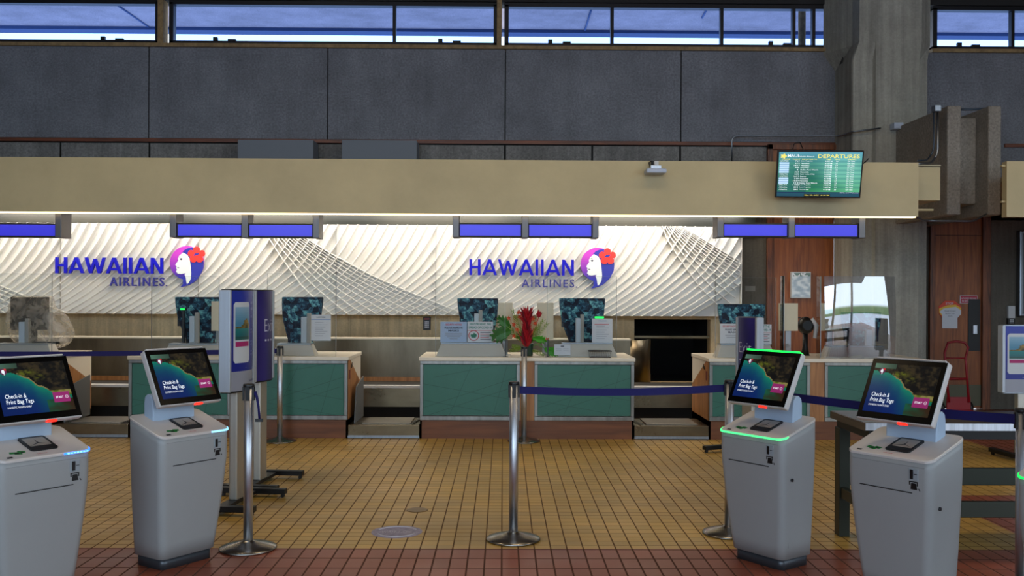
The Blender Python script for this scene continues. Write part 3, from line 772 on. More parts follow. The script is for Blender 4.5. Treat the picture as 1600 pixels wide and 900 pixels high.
# clear acrylic guards standing along the counter fronts
def guard(u0, u1, vt, label, post=None):
    Y0 = 10.255; xa, xb = at(u0, 500, Y0).x, at(u1, 500, Y0).x; zt = at((u0+u1)/2, vt, Y0).z-ZT
    t = thing('acrylic_guard', label, 'screen', ((xa+xb)/2, Y0, ZT), 0, 'clear acrylic guards on the counters'); hw = (xb-xa)/2
    MB().box(-hw, hw, -.003, .003, .0, zt).build('acrylic_sheet', m_acr, t)
    e = MB(); e.box(-hw-.003, -hw, -.005, .005, 0, zt); e.box(hw, hw+.003, -.005, .005, 0, zt); e.box(-hw, hw, -.004, .004, zt, zt+.002); e.build('sheet_edge', m_acre, t)
    if post:
        x = at(post, 540, Y0).x-(xa+xb)/2; MB().box(x-.006, x+.006, -.015, .015, 0, .19).build('support_rod', m_black, t); MB().box(x-.03, x+.03, -.03, .03, 0, .005).build('rod_foot', m_black, t)
for u0, u1, vt, ps, lb in ((-40, 81, 428, None, 'clear guard in front of the plastic-wrapped monitor'), (237, 342, 432, None, 'clear guard left of the phone banner stand'), (418, 525, 428, None, 'clear guard right of the banner stands'),
                       (681, 789, 430, 790, 'clear guard in front of the virus notices'), (855, 963, 432, 856, 'clear guard right of the flower arrangement'), (1118, 1212, 434, None, 'clear guard behind the small exit banner')):
    guard(u0, u1, vt, lb, ps)

# papers and notices
def notice(u0, u1, v0, v1, Y, label, lines, name='notice', base=True, bg=m_paper, group=None, zbase=None, tilt=0):
    a, c = at(u0, v1, Y), at(u1, v0, Y); wv, hv = c.x-a.x, c.z-a.z
    t = thing(name, label, 'notice', ((a.x+c.x)/2, Y, a.z+(.008 if Y == 10.40 else 0)), 0, group)
    MB().box(-wv/2, wv/2, 0, .006, 0, hv).build('sheet', bg, t)
    if base: MB().box(-wv/2, wv/2, -.02, .03, 0, .003).build('holder_foot', m_acre, t)
    k = MB()
    for (x, z, w_, h_, s, mi) in lines:
        if s is None: k.box(-wv/2+x*wv, -wv/2+(x+w_)*wv, -.0015, 0, z*hv, (z+h_)*hv, mi)
        else: put_text(k, s, -wv/2+x*wv, z*hv, w_*wv, h_*hv, y=-.001, mi=mi, off=.025)
    k.build('print', [m_ink, mat('ink_red', (196, 60, 70), .6), mat('ink_teal', (36, 130, 118), .6), mat('ink_blue_grey', (150, 170, 205), .6), mat('ink_light', (150, 154, 168), .6)], t)
    return t
body = [(.2, .86-.085*i, .62-.1*(i % 3), .018, None, 4) for i in range(2, 9)]
notice(486, 517, 493, 533.5, 10.40, 'white taped notice on the shelf right of the banner stands', [(.28, .88, .44, .05, 'NOTICE', 0), (.0, .8, 1, .03, None, 3)]+body)
notice(925, 957, 499, 537, 10.40, 'white printed notice on the shelf above the wire basket', [(.3, .88, .4, .05, 'WELCOME', 3), (.12, .76, .7, .02, None, 1)]+body)
t = notice(688, 729.5, 504, 536, 10.40, 'pale blue security notice left of the virus notice', [(.2, .82, .6, .09, 'SECURITY NOTICE', 1), (.16, .66, .68, .09, 'PLEASE REMOVE', 0), (.3, .53, .4, .09, 'MASKS', 0), (.18, .42, .64, .03, None, 4), (.18, .34, .64, .03, None, 4), (.25, .26, .5, .03, None, 4), (.35, .16, .3, .03, None, 4)], bg=mat('pale_blue_paper', (168, 190, 222), .6))
covid = [(.08, .84, .84, .11, 'HELP PREVENT THE', 2), (.04, .66, .92, .12, 'SPREAD OF COVID-19', 2), (.0, .57, 1, .015, None, 1)]+[(.5, .47-.085*i, .42-.08*(i % 2), .03, None, i % 2) for i in range(5)]
def covid_emblem(t, Yv):
    k = MB(); n = 24; w_ = .29/2
    k.rings([[(-.072+.058*f*math.cos(2*PI*i/n), -.002-.0005*(f < 1), .075+.058*f*math.sin(2*PI*i/n)) for i in range(n)] for f in (1.0, .86)], cap=False, mi=0)
    k.box(-.105, -.04, -.002, 0, .062, .088, 1); k.prism([(-.1, .05), (-.07, .105), (-.045, .09), (-.05, .05)], 'y', -.0015, 0, 1)
    k.build('no_virus_symbol', [mat('ink_red', (0, 0, 0)), mat('ink_green', (40, 120, 96), .6)], t)
t = notice(730.5, 770.5, 504, 536, 10.40, 'notice headed HELP PREVENT THE SPREAD OF COVID-19 beside the flowers', covid); covid_emblem(t, 10.4)
notice(1125, 1166, 507, 538, 10.40, 'pale security notice half hidden by the small exit banner', [(.1, .82, .6, .09, 'SECURITY NOTICE', 1), (.2, .66, .6, .09, 'PLEASE REMOVE', 0), (.3, .53, .4, .09, 'MASKS', 0), (.2, .4, .6, .03, None, 4), (.25, .3, .5, .03, None, 4)])
t = notice(1168, 1205.5, 508, 539, 10.40, 'virus notice right of the small exit banner', covid); covid_emblem(t, 10.4)
notice(866, 891.5, 538, 555, 10.285, 'small white card beside the green leaf on the counter', base=False, lines=[(.4, .78, .2, .08, None, 0)]+[(.1+.45*(i % 2), .55-.18*(i//2), .35, .05, None, 4) for i in range(4)])

# small devices with a green light
for u0, u1, v0, Yd, lb in ((928, 944, 494, 10.62, 'small device with a green light above the notice right of the flowers'), (282, 290, 481, 10.62, 'small device with a green light left of the phone banner stand')):
    a, c = at(u0, 540, Yd), at(u1, v0, Yd); hw = (c.x-a.x)/2
    t = thing('scanner', lb, 'scanner', ((a.x+c.x)/2, Yd, ZT)); MB().box(-hw*.5, hw*.5, -.0, .03, 0, c.z-ZT-.02).build('stand', m_black, t); MB().box(-hw, hw, -.02, .05, c.z-ZT-.03, c.z-ZT).build('scan_head', m_black, t, bevel=.004); MB().box(-hw*.9, hw*.9, -.023, -.02, c.z-ZT-.024, c.z-ZT-.004).build('green_lamp', m_green_led, t)
# scanner pillars
def pillar(u0, u1, v0, v1, label):
    Yq = 10.62; a, c = at(u0, v1, Yq), at(u1, v0, Yq)
    t = thing('scanner_pillar', label, 'scanner', ((a.x+c.x)/2, Yq, ZT), 0, 'pale scanner pillars behind the counters')
    hw = (c.x-a.x)/2; zt = c.z-ZT
    MB().box(-hw, hw, -.03, .03, 0, zt).build('pillar', mat('pale_blue_grey_plastic', (176, 190, 204), .4), t, bevel=.005)
    MB().box(hw, hw+.04, -.02, .04, .05, zt+.04).build('rear_post', mat('grey_plastic', (150, 150, 146), .5), t, bevel=.005)
    MB().box(-.07, .10, -.06, .08, 0, .012).build('pillar_foot', m_grey, t, bevel=.003)
for q in ((31, 40, 503, 533, 'pale pillar under the plastic wrap at the left'), (297, 305, 494, 533, 'pale pillar in front of the cloth cover left of the phone banner'), (471, 480, 495, 533, 'pale pillar between the cloth cover and the taped notice'),
          (741, 748, 490, 534, 'pale pillar above the virus notices'), (899.5, 907, 497, 534, 'pale pillar in front of the cloth cover right of the flowers'), (1352, 1361, 515, 540, 'pale pillar behind the curved clear screen')): pillar(*q)

# beige privacy boards
def board(u0, u1, v0, v1, Y, label, side=0):
    a, c = at(u0, v1, Y), at(u1, v0, Y)
    t = thing('privacy_board', label, 'board', ((a.x+c.x)/2, Y, ZT), 0, 'beige privacy boards on clear posts'); hw = (c.x-a.x)/2
    MB().box(-hw, hw, 0, .045, a.z-ZT, c.z-ZT).build('beige_panel', mat('beige_laminate', (208, 198, 172), .5), t, bevel=.003)
    MB().box(-.03, .03, .015, .03, 0, a.z-ZT+.01).build('clear_post', m_acre, t)
    MB().box(-.06, .06, -.03, .07, 0, .006).build('clear_foot', m_acre, t)
board(778, 801, 473, 530, 10.55, 'beige board left of the red flowers')
board(839, 865, 473, 530, 10.55, 'beige board right of the red flowers')
board(330, 352, 471, 517, 10.60, 'beige board partly hidden by the phone banner stand')
board(1218, 1247, 474, 517, 10.45, 'beige board in front of the wood wall, left of the black camera')
board(1283, 1311.5, 474, 517, 10.56, 'beige board at the left edge of the curved clear screen')

# clear dividers and the curved sheet that mirrors the open front
def divider(u, vt, label):
    p = at(u, 550, 10.35)
    t = thing('clear_divider', label, 'screen', (p.x, 10.29, ZT), 0, 'clear dividers beside the beige boards'); zt = at(u, vt, 10.35).z-ZT
    MB().box(-.003, .003, 0, .14, 0, zt).build('clear_sheet', clear('divider_acrylic', (.95, .96, .96), .04, ior=1.05), t); e = MB(); e.box(-.004, .004, -.006, 0, 0, zt); e.build('sheet_edge', m_acre, t)
divider(1222, 431, 'clear divider at the left beige board by the wood wall'); divider(1279, 432, 'clear divider beside the curved clear screen')
def curved():
    Y0 = 10.225; xa, xb = at(1289, 480, Y0).x, at(1400, 480, Y0).x; hw = (xb-xa)/2; zt = at(1345, 432, Y0).z-ZT
    t = thing('curved_guard', 'bulging clear screen mirroring daylight at the right end of the counters', 'screen', ((xa+xb)/2, Y0, ZT))
    mb = MB(); n, m_ = 28, 24; G = []
    for j in range(m_+1):
        G.append([mb.bm.verts.new((-hw+2*hw*i/n, -.058*(1-(2*i/n-1)**2)*(.75+.25*j/m_)+.12*(j/m_-.45)**2, .002+zt*j/m_)) for i in range(n+1)])
    for j in range(m_):
        for i in range(n): mb.bm.faces.new((G[j][i], G[j][i+1], G[j+1][i+1], G[j+1][i])).smooth = True
    mb.build('bent_sheet', clear('mirroring_acrylic', (.9, .92, .93), .38, ior=1.5), t, recalc=False)
    MB().box(-.42+.30, -.42+.31, .03, .06, 0, .14).build('support_rod', m_black, t); MB().box(-.2, .05, .02, .07, 0, .006).build('rod_foot', m_acre, t)
curved()

# black webcam on a stalk with a strap of paper between the beige boards
p = at(1258, 552, 10.7)
t = thing('camera_on_stalk', 'black camera on a dark stalk between two beige boards', 'camera', (p.x, 10.7, ZT))
mb = MB(); mb.tube([(0, 0, 0), (0, 0, .1), (0, 0, .26)], .03, 10, rr=[.05, .03, .03]); mb.build('stalk', m_blackm, t)
mb = MB(); mb.rings([[(.09*math.cos(a)*s+.0, y, .34+.10*math.sin(a)*s) for a in [2*PI*i/20 for i in range(20)]] for y, s in ((-.09, .55), (-.06, .9), (0, 1.0), (.06, .8))]); mb.build('camera_body', m_black, t)
mb = MB(); mb.tube([(.05, -.07, .42), (.10, -.08, .34), (.08, -.08, .2)], .02, 6, rr=[.02, .028, .02]); mb.build('paper_strap', m_paper, t)
MB().box(-.2, -.05, 0, .02, .42, .43).build('arm', m_blackm, t)

# wire basket
a, c = at(920, 558.5, 10.19), at(955, 548, 10.19)
t = thing('wire_basket', 'black wire basket on the counter right of the flowers', 'basket', ((a.x+c.x)/2, 10.20, ZT)); hw = (c.x-a.x)/2
mb = MB(); zt = .072
for z, s in ((.004, .9), (zt, 1.0)):
    q = [(-hw*s, -.03*s, z), (hw*s, -.03*s, z), (hw*s, .046*s, z), (-hw*s, .046*s, z), (-hw*s, -.03*s, z)]
    for A, B in zip(q[:-1], q[1:]): mb.tube([A, B], .0065, 6)
mb.build('rim', m_black, t)
mb = MB()
for i in range(13):
    f = -1+2*i/12; mb.tube([(hw*.9*f, -.027, .004), (hw*f, -.03, zt)], .0011, 4); mb.tube([(hw*.9*f, .042, .004), (hw*f, .046, zt)], .0011, 4)
for z in (.028, .05): mb.tube([(-hw*.95, -.028, z), (hw*.95, -.028, z)], .0011, 4)
mb.build('wires', m_black, t)

# keypad telephone on the concrete behind the counters
def wall_phone(u0, u1, v0, v1, Y, label, bodymat, keys=True):
    a, c = at(u0, v1, Y), at(u1, v0, Y); hw, hh = (c.x-a.x)/2, c.z-a.z
    t = thing('wall_keypad', label, 'keypad', ((a.x+c.x)/2, Y, a.z))
    MB().box(-hw, hw, -.04, .0, 0, hh).build('keypad_case', bodymat, t, bevel=.005)
    k = MB()
    for i in range(3):
        for j in range(4): k.box(-hw*.55+i*hw*.42, -hw*.55+i*hw*.42+hw*.28, -.046, -.04, hh*(.15+.14*j), hh*(.15+.14*j)+hh*.09)
    k.build('keys', m_paper, t)
    MB().box(-hw*.7, hw*.7, -.044, -.04, hh*.78, hh*.92).build('display', mat('red_display', (150, 50, 50), .4), t)
wall_phone(661.5, 673, 495, 515.5, YW, 'dark wall keypad on the concrete left of the flower counter', mat('dark_grey_plastic', (58, 58, 62), .5))

# grey boards leaning on the counter sides
def leaning(u0, u1, v0, v1, label, dz):
    a, c = at(u0, v1, 10.45), at(u1, v0, 10.45)
    t = tag(MB().build('leaning_board', m_grey), label, 'board')
for nm, x, lb in ((1, cX(543)+.05, 'grey board leaning on the counter side left of the middle scale'), (2, cX(84)+.05, 'grey board leaning on the side of the left-edge counter')):
    mb = MB(); mb.prism([(10.30, .24), (10.93, .24), (10.93, .70), (10.42, .62)], 'x', 0, .012)
    o = mb.build('leaning_board', mat('grey_card', (92, 96, 98), .7)); o.location = (x, 0, -.093); o.rotation_euler = (0, math.radians(0), 0); tag(o, lb, 'board')

# ------------------------------------------------------------------ plastic-wrapped monitor at the left
Yq = 10.75
p = at(52, 545, Yq)
t = thing('wrapped_monitor', 'monitor wrapped in crumpled clear plastic on the left-edge counter', 'monitor', (p.x, Yq, ZT))
MB().box(-.14, .12, -.08, .12, 0, .015).build('monitor_foot', m_black, t)
MB().box(-.04, .02, 0, .05, .015, .3).build('monitor_neck', m_black, t)
MB().box(at(18, 500, Yq).x-p.x, at(76, 500, Yq).x-p.x, -.03, .02, .25, at(50, 464, Yq).z-ZT).build('screen', m_blackm, t, bevel=.006)
MB().box(.0, .34, -.12, .02, .10, .125).build('keyboard', m_black, t)
pl = bpy.data.materials.new('crumpled_clear_plastic'); pl.use_nodes = True; nt = pl.node_tree; bb = nt.nodes['Principled BSDF']; out = nt.nodes['Material Output']
tr = nt.nodes.new('ShaderNodeBsdfTransparent'); tr.inputs[0].default_value = (.93, .92, .9, 1); mx = nt.nodes.new('ShaderNodeMixShader')
tc = nt.nodes.new('ShaderNodeTexCoord'); n1_ = nt.nodes.new('ShaderNodeTexNoise'); n1_.inputs['Scale'].default_value = 7; n1_.inputs['Detail'].default_value = 5; n1_.inputs['Distortion'].default_value = 1.5
rm = nt.nodes.new('ShaderNodeMapRange'); rm.inputs[1].default_value = .35; rm.inputs[2].default_value = .75; rm.inputs[3].default_value = .10; rm.inputs[4].default_value = .58
nt.links.new(tc.outputs['Object'], n1_.inputs['Vector']); nt.links.new(n1_.outputs[0], rm.inputs[0]); nt.links.new(rm.outputs[0], mx.inputs[0])
bb.inputs['Base Color'].default_value = (.80, .74, .66, 1); bb.inputs['Roughness'].default_value = .15
tl = nt.nodes.new('ShaderNodeBsdfTranslucent'); tl.inputs[0].default_value = (.9, .86, .8, 1); m3 = nt.nodes.new('ShaderNodeMixShader'); m3.inputs[0].default_value = .55
nt.links.new(bb.outputs[0], m3.inputs[1]); nt.links.new(tl.outputs[0], m3.inputs[2])
nt.links.new(tr.outputs[0], mx.inputs[1]); nt.links.new(m3.outputs[0], mx.inputs[2]); nt.links.new(mx.outputs[0], out.inputs[0])
out2d = [(18, 462), (76, 462), (84, 478), (100, 492), (108, 505), (116, 520), (112, 530), (108, 538), (90, 545), (76, 545), (55, 543), (30, 540), (16, 526), (12, 510), (14, 485)]
mb = MB(); ctr = Vector((58, 505)); n = 60
def outl(a):
    best = None; d = Vector((math.cos(a), math.sin(a)))
    for A, B in zip(out2d, out2d[1:]+out2d[:1]):
        A, B = Vector(A)-ctr, Vector(B)-ctr; e_ = B-A; den = d.x*e_.y-d.y*e_.x
        if abs(den) < 1e-9: continue
        s = (A.x*e_.y-A.y*e_.x)/den; u_ = (A.x*d.y-A.y*d.x)/den
        if s > 0 and -1e-6 <= u_ <= 1+1e-6: best = s if best is None else max(best, s)
    return best or 40
rings = []
for k in range(1, 20):
    ph = PI*k/20; rr_ = math.sin(ph)**.45; yv = -.15*math.cos(ph)
    ring = []
    for i in range(n):
        a = 2*PI*i/n; R = outl(a)*rr_; q = at(ctr.x+R*math.cos(a), ctr.y+R*math.sin(a), Yq)
        w_ = noise.noise(Vector((q.x*9, yv*14, q.z*9)))*.035*(1 if rr_ < .98 else .4)
        ring.append((q.x-p.x+w_*.6, yv+w_+.01, max(.012, q.z-ZT+w_*.3)))
    rings.append(ring)
mb.rings(rings); o = mb.build('plastic_wrap', pl, t)
for f in o.data.polygons: f.use_smooth = (f.index % 3 != 0)

# ------------------------------------------------------------------ flower arrangement
p = at(826, 558, 10.36)
t = thing('flower_arrangement', 'tropical red flower arrangement with big green leaves on the counter', 'flowers', (p.x, 10.40, ZT))
sc = 10.36/F
def FL(u, v, dy=0.0): q = at(u, v, 10.36); return Vector((q.x-p.x, dy, q.z-ZT))
m_vase = mat('dark_green_vase', (20, 52, 38), .3); m_red = mat('red_bract', (176, 18, 36), .45, noise_amt=.15, nscale=30); m_leaf = mat('green_leaf', (44, 104, 30), .45, noise_amt=.25, nscale=18)
m_leaf2 = mat('yellow_green_leaf', (120, 150, 40), .5, noise_amt=.2, nscale=20); m_or = mat('orange_flower', (214, 96, 60), .5)
MB().lathe([(.045, 0), (.05, .02), (.05, .12), (.055, .14)], 0, 0, 20).build('vase', m_vase, t)
def bract(mb, base, tip, wd, mi=0):
    d = tip-base; s = Vector((d.z, 0, -d.x)).normalized()*wd; m_ = base+d*.45; f = Vector((0, -.012, 0))
    mb.face([base-s*.5, m_-s+f*.2, tip, m_+f], mi); mb.face([base+s*.5, base-s*.5, m_+f], mi); mb.face([m_+f, tip, m_+s+f*.2, base+s*.5], mi)
mb = MB(); rnd = random.Random(3)
for k in range(9):
    f = k/8; v = 541-f*46; wv = (9, 11, 10, 8, 7, 8, 12, 13, 10)[k]
    for q in range(9):
        a = q*2*PI/9+k*.35; ca, sa = math.cos(a), math.sin(a)
        b0 = FL(823+ca*2.0, v, -.05+.012*sa); tp = FL(823+ca*wv*rnd.uniform(.8, 1.2), v-9-7*rnd.random()-5*f, -.05+.07*sa); bract(mb, b0, tp, .013, 1 if (q+k) % 3 == 0 else 0)
for q, (du, dv) in enumerate(((-5, 5), (-2, 0), (2, -1), (6, 4), (0, 3))): bract(mb, FL(823+du*.3, 499, -.06), FL(823+du, 477+dv, -.07), .016, q % 2)
mb.tube([FL(823, 545, -.05), FL(823, 495, -.05)], .012, 8, 1)
mb.build('red_ginger', [m_red, mat('deep_red_bract', (112, 8, 28), .5)], t)
mb = MB()
for k in range(22):
    a = k*2.4; r = 1+k*.22; c = FL(842, 491, -.03); q = c+Vector((math.cos(a)*r*sc, -.02+k*.0012, math.sin(a)*r*1.3*sc+.012)); bract(mb, c+Vector((0, 0, -.02)), q, .014)
mb.tube([FL(842, 495, -.02), FL(836, 515, -.02), FL(828, 542)], .004, 6); mb.build('red_rose', m_red, t)
mb = MB()
for (u, v) in ((795, 497), (803, 507), (812, 495), (833, 498), (836, 505), (803, 525), (855, 530), (830, 520), (810, 488), (808, 515)):
    for q in range(5):
        a = q*1.256+u; bract(mb, FL(u, v, -.05), FL(u+4*math.cos(a), v+4*math.sin(a), -.07), .008)
    mb.tube([FL(u, v, -.04), FL(824, 545, 0)], .002, 4)
mb.build('orange_flowers', m_or, t)
def monstera(mb, c, L_, W_, ang, lobes=5, mi=0):
    """split leaf: side fingers set along a midrib"""
    ax = Vector((math.cos(ang), 0, math.sin(ang))); sx = Vector((-math.sin(ang), 0, math.cos(ang)))
    for k in range(lobes):
        f = k/(lobes-1); b0 = c+ax*L_*(f*.8-.35)
        for s in (-1, 1):
            out_ = W_*math.sin(PI*(.18+.68*f))
            tip = b0+sx*s*out_+ax*L_*.20; th = ax*L_*.135
            mid = b0+sx*s*out_*.6+ax*L_*.08+Vector((0, -.012, 0))
            mb.face([b0-th*.9, mid-th, mid+th*.8, b0+th*.8], mi); mb.face([mid-th, tip, mid+th*.8], mi)
    mb.face([c+ax*L_*.35-sx*.01, c+ax*L_*.62, c+ax*L_*.35+sx*.01], mi)
    mb.tube([c-ax*L_*.5, c+ax*L_*.5], .003, 5, mi)
mb = MB(); monstera(mb, FL(785, 521, -.08), .21, .10, math.radians(200)); mb.tube([FL(792, 519, -.07), FL(812, 528, -.03), FL(824, 545)], .004, 5); monstera(mb, FL(789, 505, -.05), .17, .07, math.radians(140)); mb.build('monstera_leaf', m_leaf, t)
mb = MB(); monstera(mb, FL(861, 549, -.08), .17, .07, math.radians(-25)); mb.tube([FL(850, 543, -.07), FL(838, 538, -.03), FL(826, 545)], .004, 5)
monstera(mb, FL(842, 530, -.05), .15, .05, math.radians(-10)); mb.build('split_leaf', mat('bright_green_leaf', (60, 150, 34), .45, noise_amt=.2, nscale=18), t)
mb = MB()
for (ua, va, ub, vb) in ((820, 543, 797, 548), (820, 540, 849, 500), (822, 540, 801, 485), (826, 542, 855, 505), (818, 545, 800, 540), (826, 545, 850, 555), (824, 535, 843, 508), (818, 540, 795, 510)):
    A, B = FL(ua, va, -.02), FL(ub, vb, -.05); mb.tube([A, B], .002, 4)
    d = (B-A); s = Vector((d.z, 0, -d.x)).normalized()
    for k in range(3, 12):
        q = A+d*k/12
        for sg in (-1, 1): bract(mb, q, q+d*.16+s*sg*.035*(1-abs(k/12-.55)), .004)
mb.build('palm_frond', m_leaf2, t)
mb = MB()
for k in range(30):
    a = rnd.uniform(0, PI); L_ = rnd.uniform(.06, .13); bract(mb, FL(822, 532, 0), FL(822, 532, .03)+Vector((math.cos(a)*L_*1.2, .01, math.sin(a)*L_*1.3)), .014)
mb.build('filler_leaves', m_leaf, t)
for c_ in t.children:
    for v_ in c_.data.vertices: v_.co.z = max(v_.co.z, .003)

# ------------------------------------------------------------------ kiosks
def coast(a, b):
    """tropical coast seen from above: sea at the left, dark headland at upper right"""
    X = [0, .20, .32, .40, .46, .52, .58, .66, .74, .85, 1.0]; Yv = [.84, .82, .77, .70, .66, .56, .50, .46, .36, .33, .30]
    cl = interp(a, X, Yv)+.02*nz(a, b, 14)
    d = b-cl
    if b > .90 and a < .33 and d > .05: return mixc((96, 140, 120), (60, 84, 70), a*3)
    if d > 0:
        n = nz(a+b*.6, b-a*.4, 5, 3)*.9+.7*nz(a, b, 19, 7)+.4*nz(a, b, 40, 1)
        c = mixc((16, 15, 14), (62, 52, 34), .38+n*1.3)
        g = math.exp(-((a-.42)**2/.012+(b-.80)**2/.004))+.8*math.exp(-((a-.60)**2/.006+(b-.70)**2/.004)); c = mixc(c, (104, 112, 28), g*(.5+n*1.5))
        if d < .03 and a > .3: c = (148, 134, 88) if nz(a, b, 25) > -.2 else (90, 84, 50)
        if a > .62 and b < .42: c = mixc((156, 142, 84), (92, 108, 24), .4+nz(a, b, 12)*2)
        return c
    if a > .62 and b < .24: return mixc((30, 96, 70), (60, 40, 22), (a-.6)*2.6+nz(a, b, 9)*.5)
    t_ = math.exp(d/.24); c = mixc((4, 34, 112), (20, 158, 118), t_*.95)
    c = mixc(c, (8, 30, 80), (1-b)*.2 if a < .3 else 0); return mixc(c, (20, 120, 90), max(0, a-.45)*1.3)
def rrect(hw, y0, y1, r, n=6):
    pts = []
    for cxx, cyy, a0 in ((hw-r, y0+r, -PI/2), (hw-r, y1-r, 0), (-hw+r, y1-r, PI/2), (-hw+r, y0+r, PI)):
        for i in range(n+1): a = a0+PI/2*i/n; pts.append((cxx+r*math.cos(a), cyy+r*math.sin(a)))
    return pts
_kiosk = {}
def kiosk(x, y, yawd, label, led, top_led=False):
    t = thing('check_in_kiosk', label, 'kiosk', (x, y, 0), math.radians(yawd), 'self check-in kiosks')
    if _kiosk:   # same shapes again
        for ch in _kiosk['root'].children:
            if ch.get('lamp'): continue
            c = copy_tree(ch, t)
    else:
        _kiosk['root'] = t
        D, HF, HB = .312, .756, .852
        zt = lambda yy: HF+(HB-HF)*yy/.303
        b = MB(); rings = []
        for f in (0, .12, .3, .5, .65, .76, .84, .9, .95, 1.0):
            q = max(0, min(1, (f-.0)/.80)); q = q*(2-q)*.35+q*.65 if q < 1 else 1
            hw = .1860+(.2345-.1860)*q; y0 = .057*(1-q)+.002; y1 = .335-.023*q
            rings.append([(px, py, .062+(zt(py)-.012-.062)*f) for px, py in rrect(hw, y0, y1, .042)])
        b.rings(rings); body = b.build('cabinet', m_shell, t)
        b = MB(); b.rings([[(px, py, z) for px, py in rrect(.171, .075, .32, .035)] for z in (0, .063)]); b.build('plinth', mat('plinth_grey', (72, 76, 82), .35, .5), t)
        b = MB(); b.rings([[(px, py, zt(py)-.013) for px, py in rrect(.2365, -.002, D+.002, .045)], [(px, py, zt(py)-.003) for px, py in rrect(.2365, -.002, D+.002, .045)], [(px, py, zt(py)) for px, py in rrect(.232, .002, D-.002, .042)]], smooth=False); b.build('top_plate', m_shell2, t)
        # seam lines, slot and key lock on the cabinet
        def fy(z): 
            f = (z-.062)/(.756-.012-.062); q = max(0, min(1, f/.8)); q = q*(2-q)*.35+q*.65 if q < 1 else 1
            return .057*(1-q)+.002, .1860+(.2345-.1860)*q
        s = MB(); y0, hw0 = fy(.715); s.box(-.2, .2, y0-.0010, y0+.002, .7185, .7200); s.build('front_seam', mat('seam_shadow_grey', (120, 120, 120), .8), body)
        s = MB(); y0, _ = fy(.59); s.box(-.155, .135, y0-.0025, y0+.004, .5885, .593); s.build('document_slot', m_black, body)
        s = MB(); y0, _ = fy(.68); s.box(.118, .168, y0-.004, y0+.004, .655, .712); rd = s.build('card_reader', mat('reader_grey', (150, 158, 164), .45), body, bevel=.002)
        s = MB(); s.box(.126, .143, y0-.0055, y0-.004, .66, .706); s.box(.147, .164, y0-.0050, y0-.004, .683, .686); s.build('reader_slot', m_black, rd)
        s = MB(); y0, _ = fy(.635); yk = y0-.001
        s.box(.120, .126, yk, yk+.003, .63, .648); s.box(.120, .166, yk, yk+.003, .644, .649); s.box(.160, .166, yk, yk+.003, .628, .648)
        s.prism([(.128, .609), (.162, .609), (.156, .640), (.131, .640)], 'y', yk, yk+.003); s.prism([(.169, .618), (.173, .616), (.178, .606), (.174, .606)], 'y', yk, yk+.003); s.build('printer_symbol', m_black, body)
        s = MB(); s.prism([(.10, .13), (.1018, .13), (.1018, .79), (.10, .79)], 'x', .2125, .2130); 
        b2 = s.bm; 
        for v in b2.verts: v.co.x = fy(v.co.z)[1]+(.0008 if v.co.x > .2128 else -.001)
        s.build('side_seam', mat('seam_shadow_grey', (120, 120, 120), .8), body)
        s = MB(); s.tube([(fy(.52)[1]-.004, .085, .52), (fy(.52)[1]+.007, .085, .52)], .0095, 12); s.build('key_lock', mat('dark_lock_metal', (60, 62, 66), .3, .8), body)
        # things printed and set into the top plate (tilted frame)
        ang = math.atan((HB-HF)/.303); TP = Matrix.Translation((0, 0, HF)) @ Matrix.Rotation(ang, 4, 'X')
        def on_top(mb_): mb_.bm.transform(TP); return mb_
        s = MB(); s.rings([[(px+.02, py, z) for px, py in rrect(.068, .055, .205, .014)] for z in (.0005, .008)], smooth=False); on_top(s); sc_ = s.build('document_scanner', m_black, t)
        s = MB(); s.rings([[(px+.02, py, z) for px, py in rrect(.054, .098, .19, .004)] for z in (.008, .0087)], smooth=False); on_top(s); s.build('scanner_glass', mat('scanner_glass', (150, 144, 134), .1), sc_)
        s = MB(); s.prism([(-.034, .10), (.015, .13), (.02, .17), (.023, .13), (.074, .10), (.023, .125)], 'z', .0086, .0092); on_top(s); s.build('scanner_mark', m_black, sc_)
        s = MB()
        for dx, dy in ((0, 0), (.02, .012), (-.02, .01)): s.prism([(-.135+dx, .05+dy), (-.10+dx, .043+dy), (-.092+dx, .062+dy), (-.128+dx, .07+dy)], 'z', .0006, .0012+dx*.01)
        on_top(s); gc = s.build('card_picture', mat('green_card', (22, 122, 46), .4), t)
        s = MB(); s.prism([(-.132, .054), (-.112, .05), (-.11, .062), (-.13, .064)], 'z', .0012, .0018); s.prism([(-.1, .058), (-.085, .057), (-.086, .066), (-.1, .066)], 'z', .0012, .0018); on_top(s); s.build('card_detail', m_black, gc)
        s = MB(); s.box(-.185, -.158, .016, .030, .0006, .0012); on_top(s); s.build('black_symbol', m_black, t)
        s = MB(); put_text(s, 'DELIVER', -.035, .022, .05, .008, y=0); s.bm.transform(Matrix(((1, 0, 0, 0), (0, 0, 1, 0), (0, -1, 0, .0008), (0, 0, 0, 1)))); on_top(s); s.build('red_wording', mat('ink_red_top', (190, 40, 40), .5), t)
        # neck
        b = MB(); prof = [(.205, .80), (.205, .86), (.215, .945), (.235, .968), (.262, .972), (.285, .955), (.292, .92), (.292, .82)]
        b.prism(prof, 'x', -.14, .14); b.build('neck', mat('neck_daylight_blue', (172, 192, 214), .4), t, bevel=.006)  # bluish daylight on the neck is put into its colour
        # screen head, tilted back
        tl = .47; TS = Matrix.Translation((0, .0428, .921)) @ Matrix.Rotation(-tl, 4, 'X')
        def tilt(o_): o_.matrix_local = TS; return o_
        W, Hh = .4206, .3411
        head = tilt(MB().box(-W/2, W/2, .0, .042, 0, Hh).build('screen_head', m_shell2, t, bevel=.009, seg=3))
        def sub(o_): o_.parent = head; return o_
        MB().box(-W/2+.004, W/2-.004, -.0025, .0, .006, Hh-.004).build('bezel', m_blackg, head, bevel=.002)
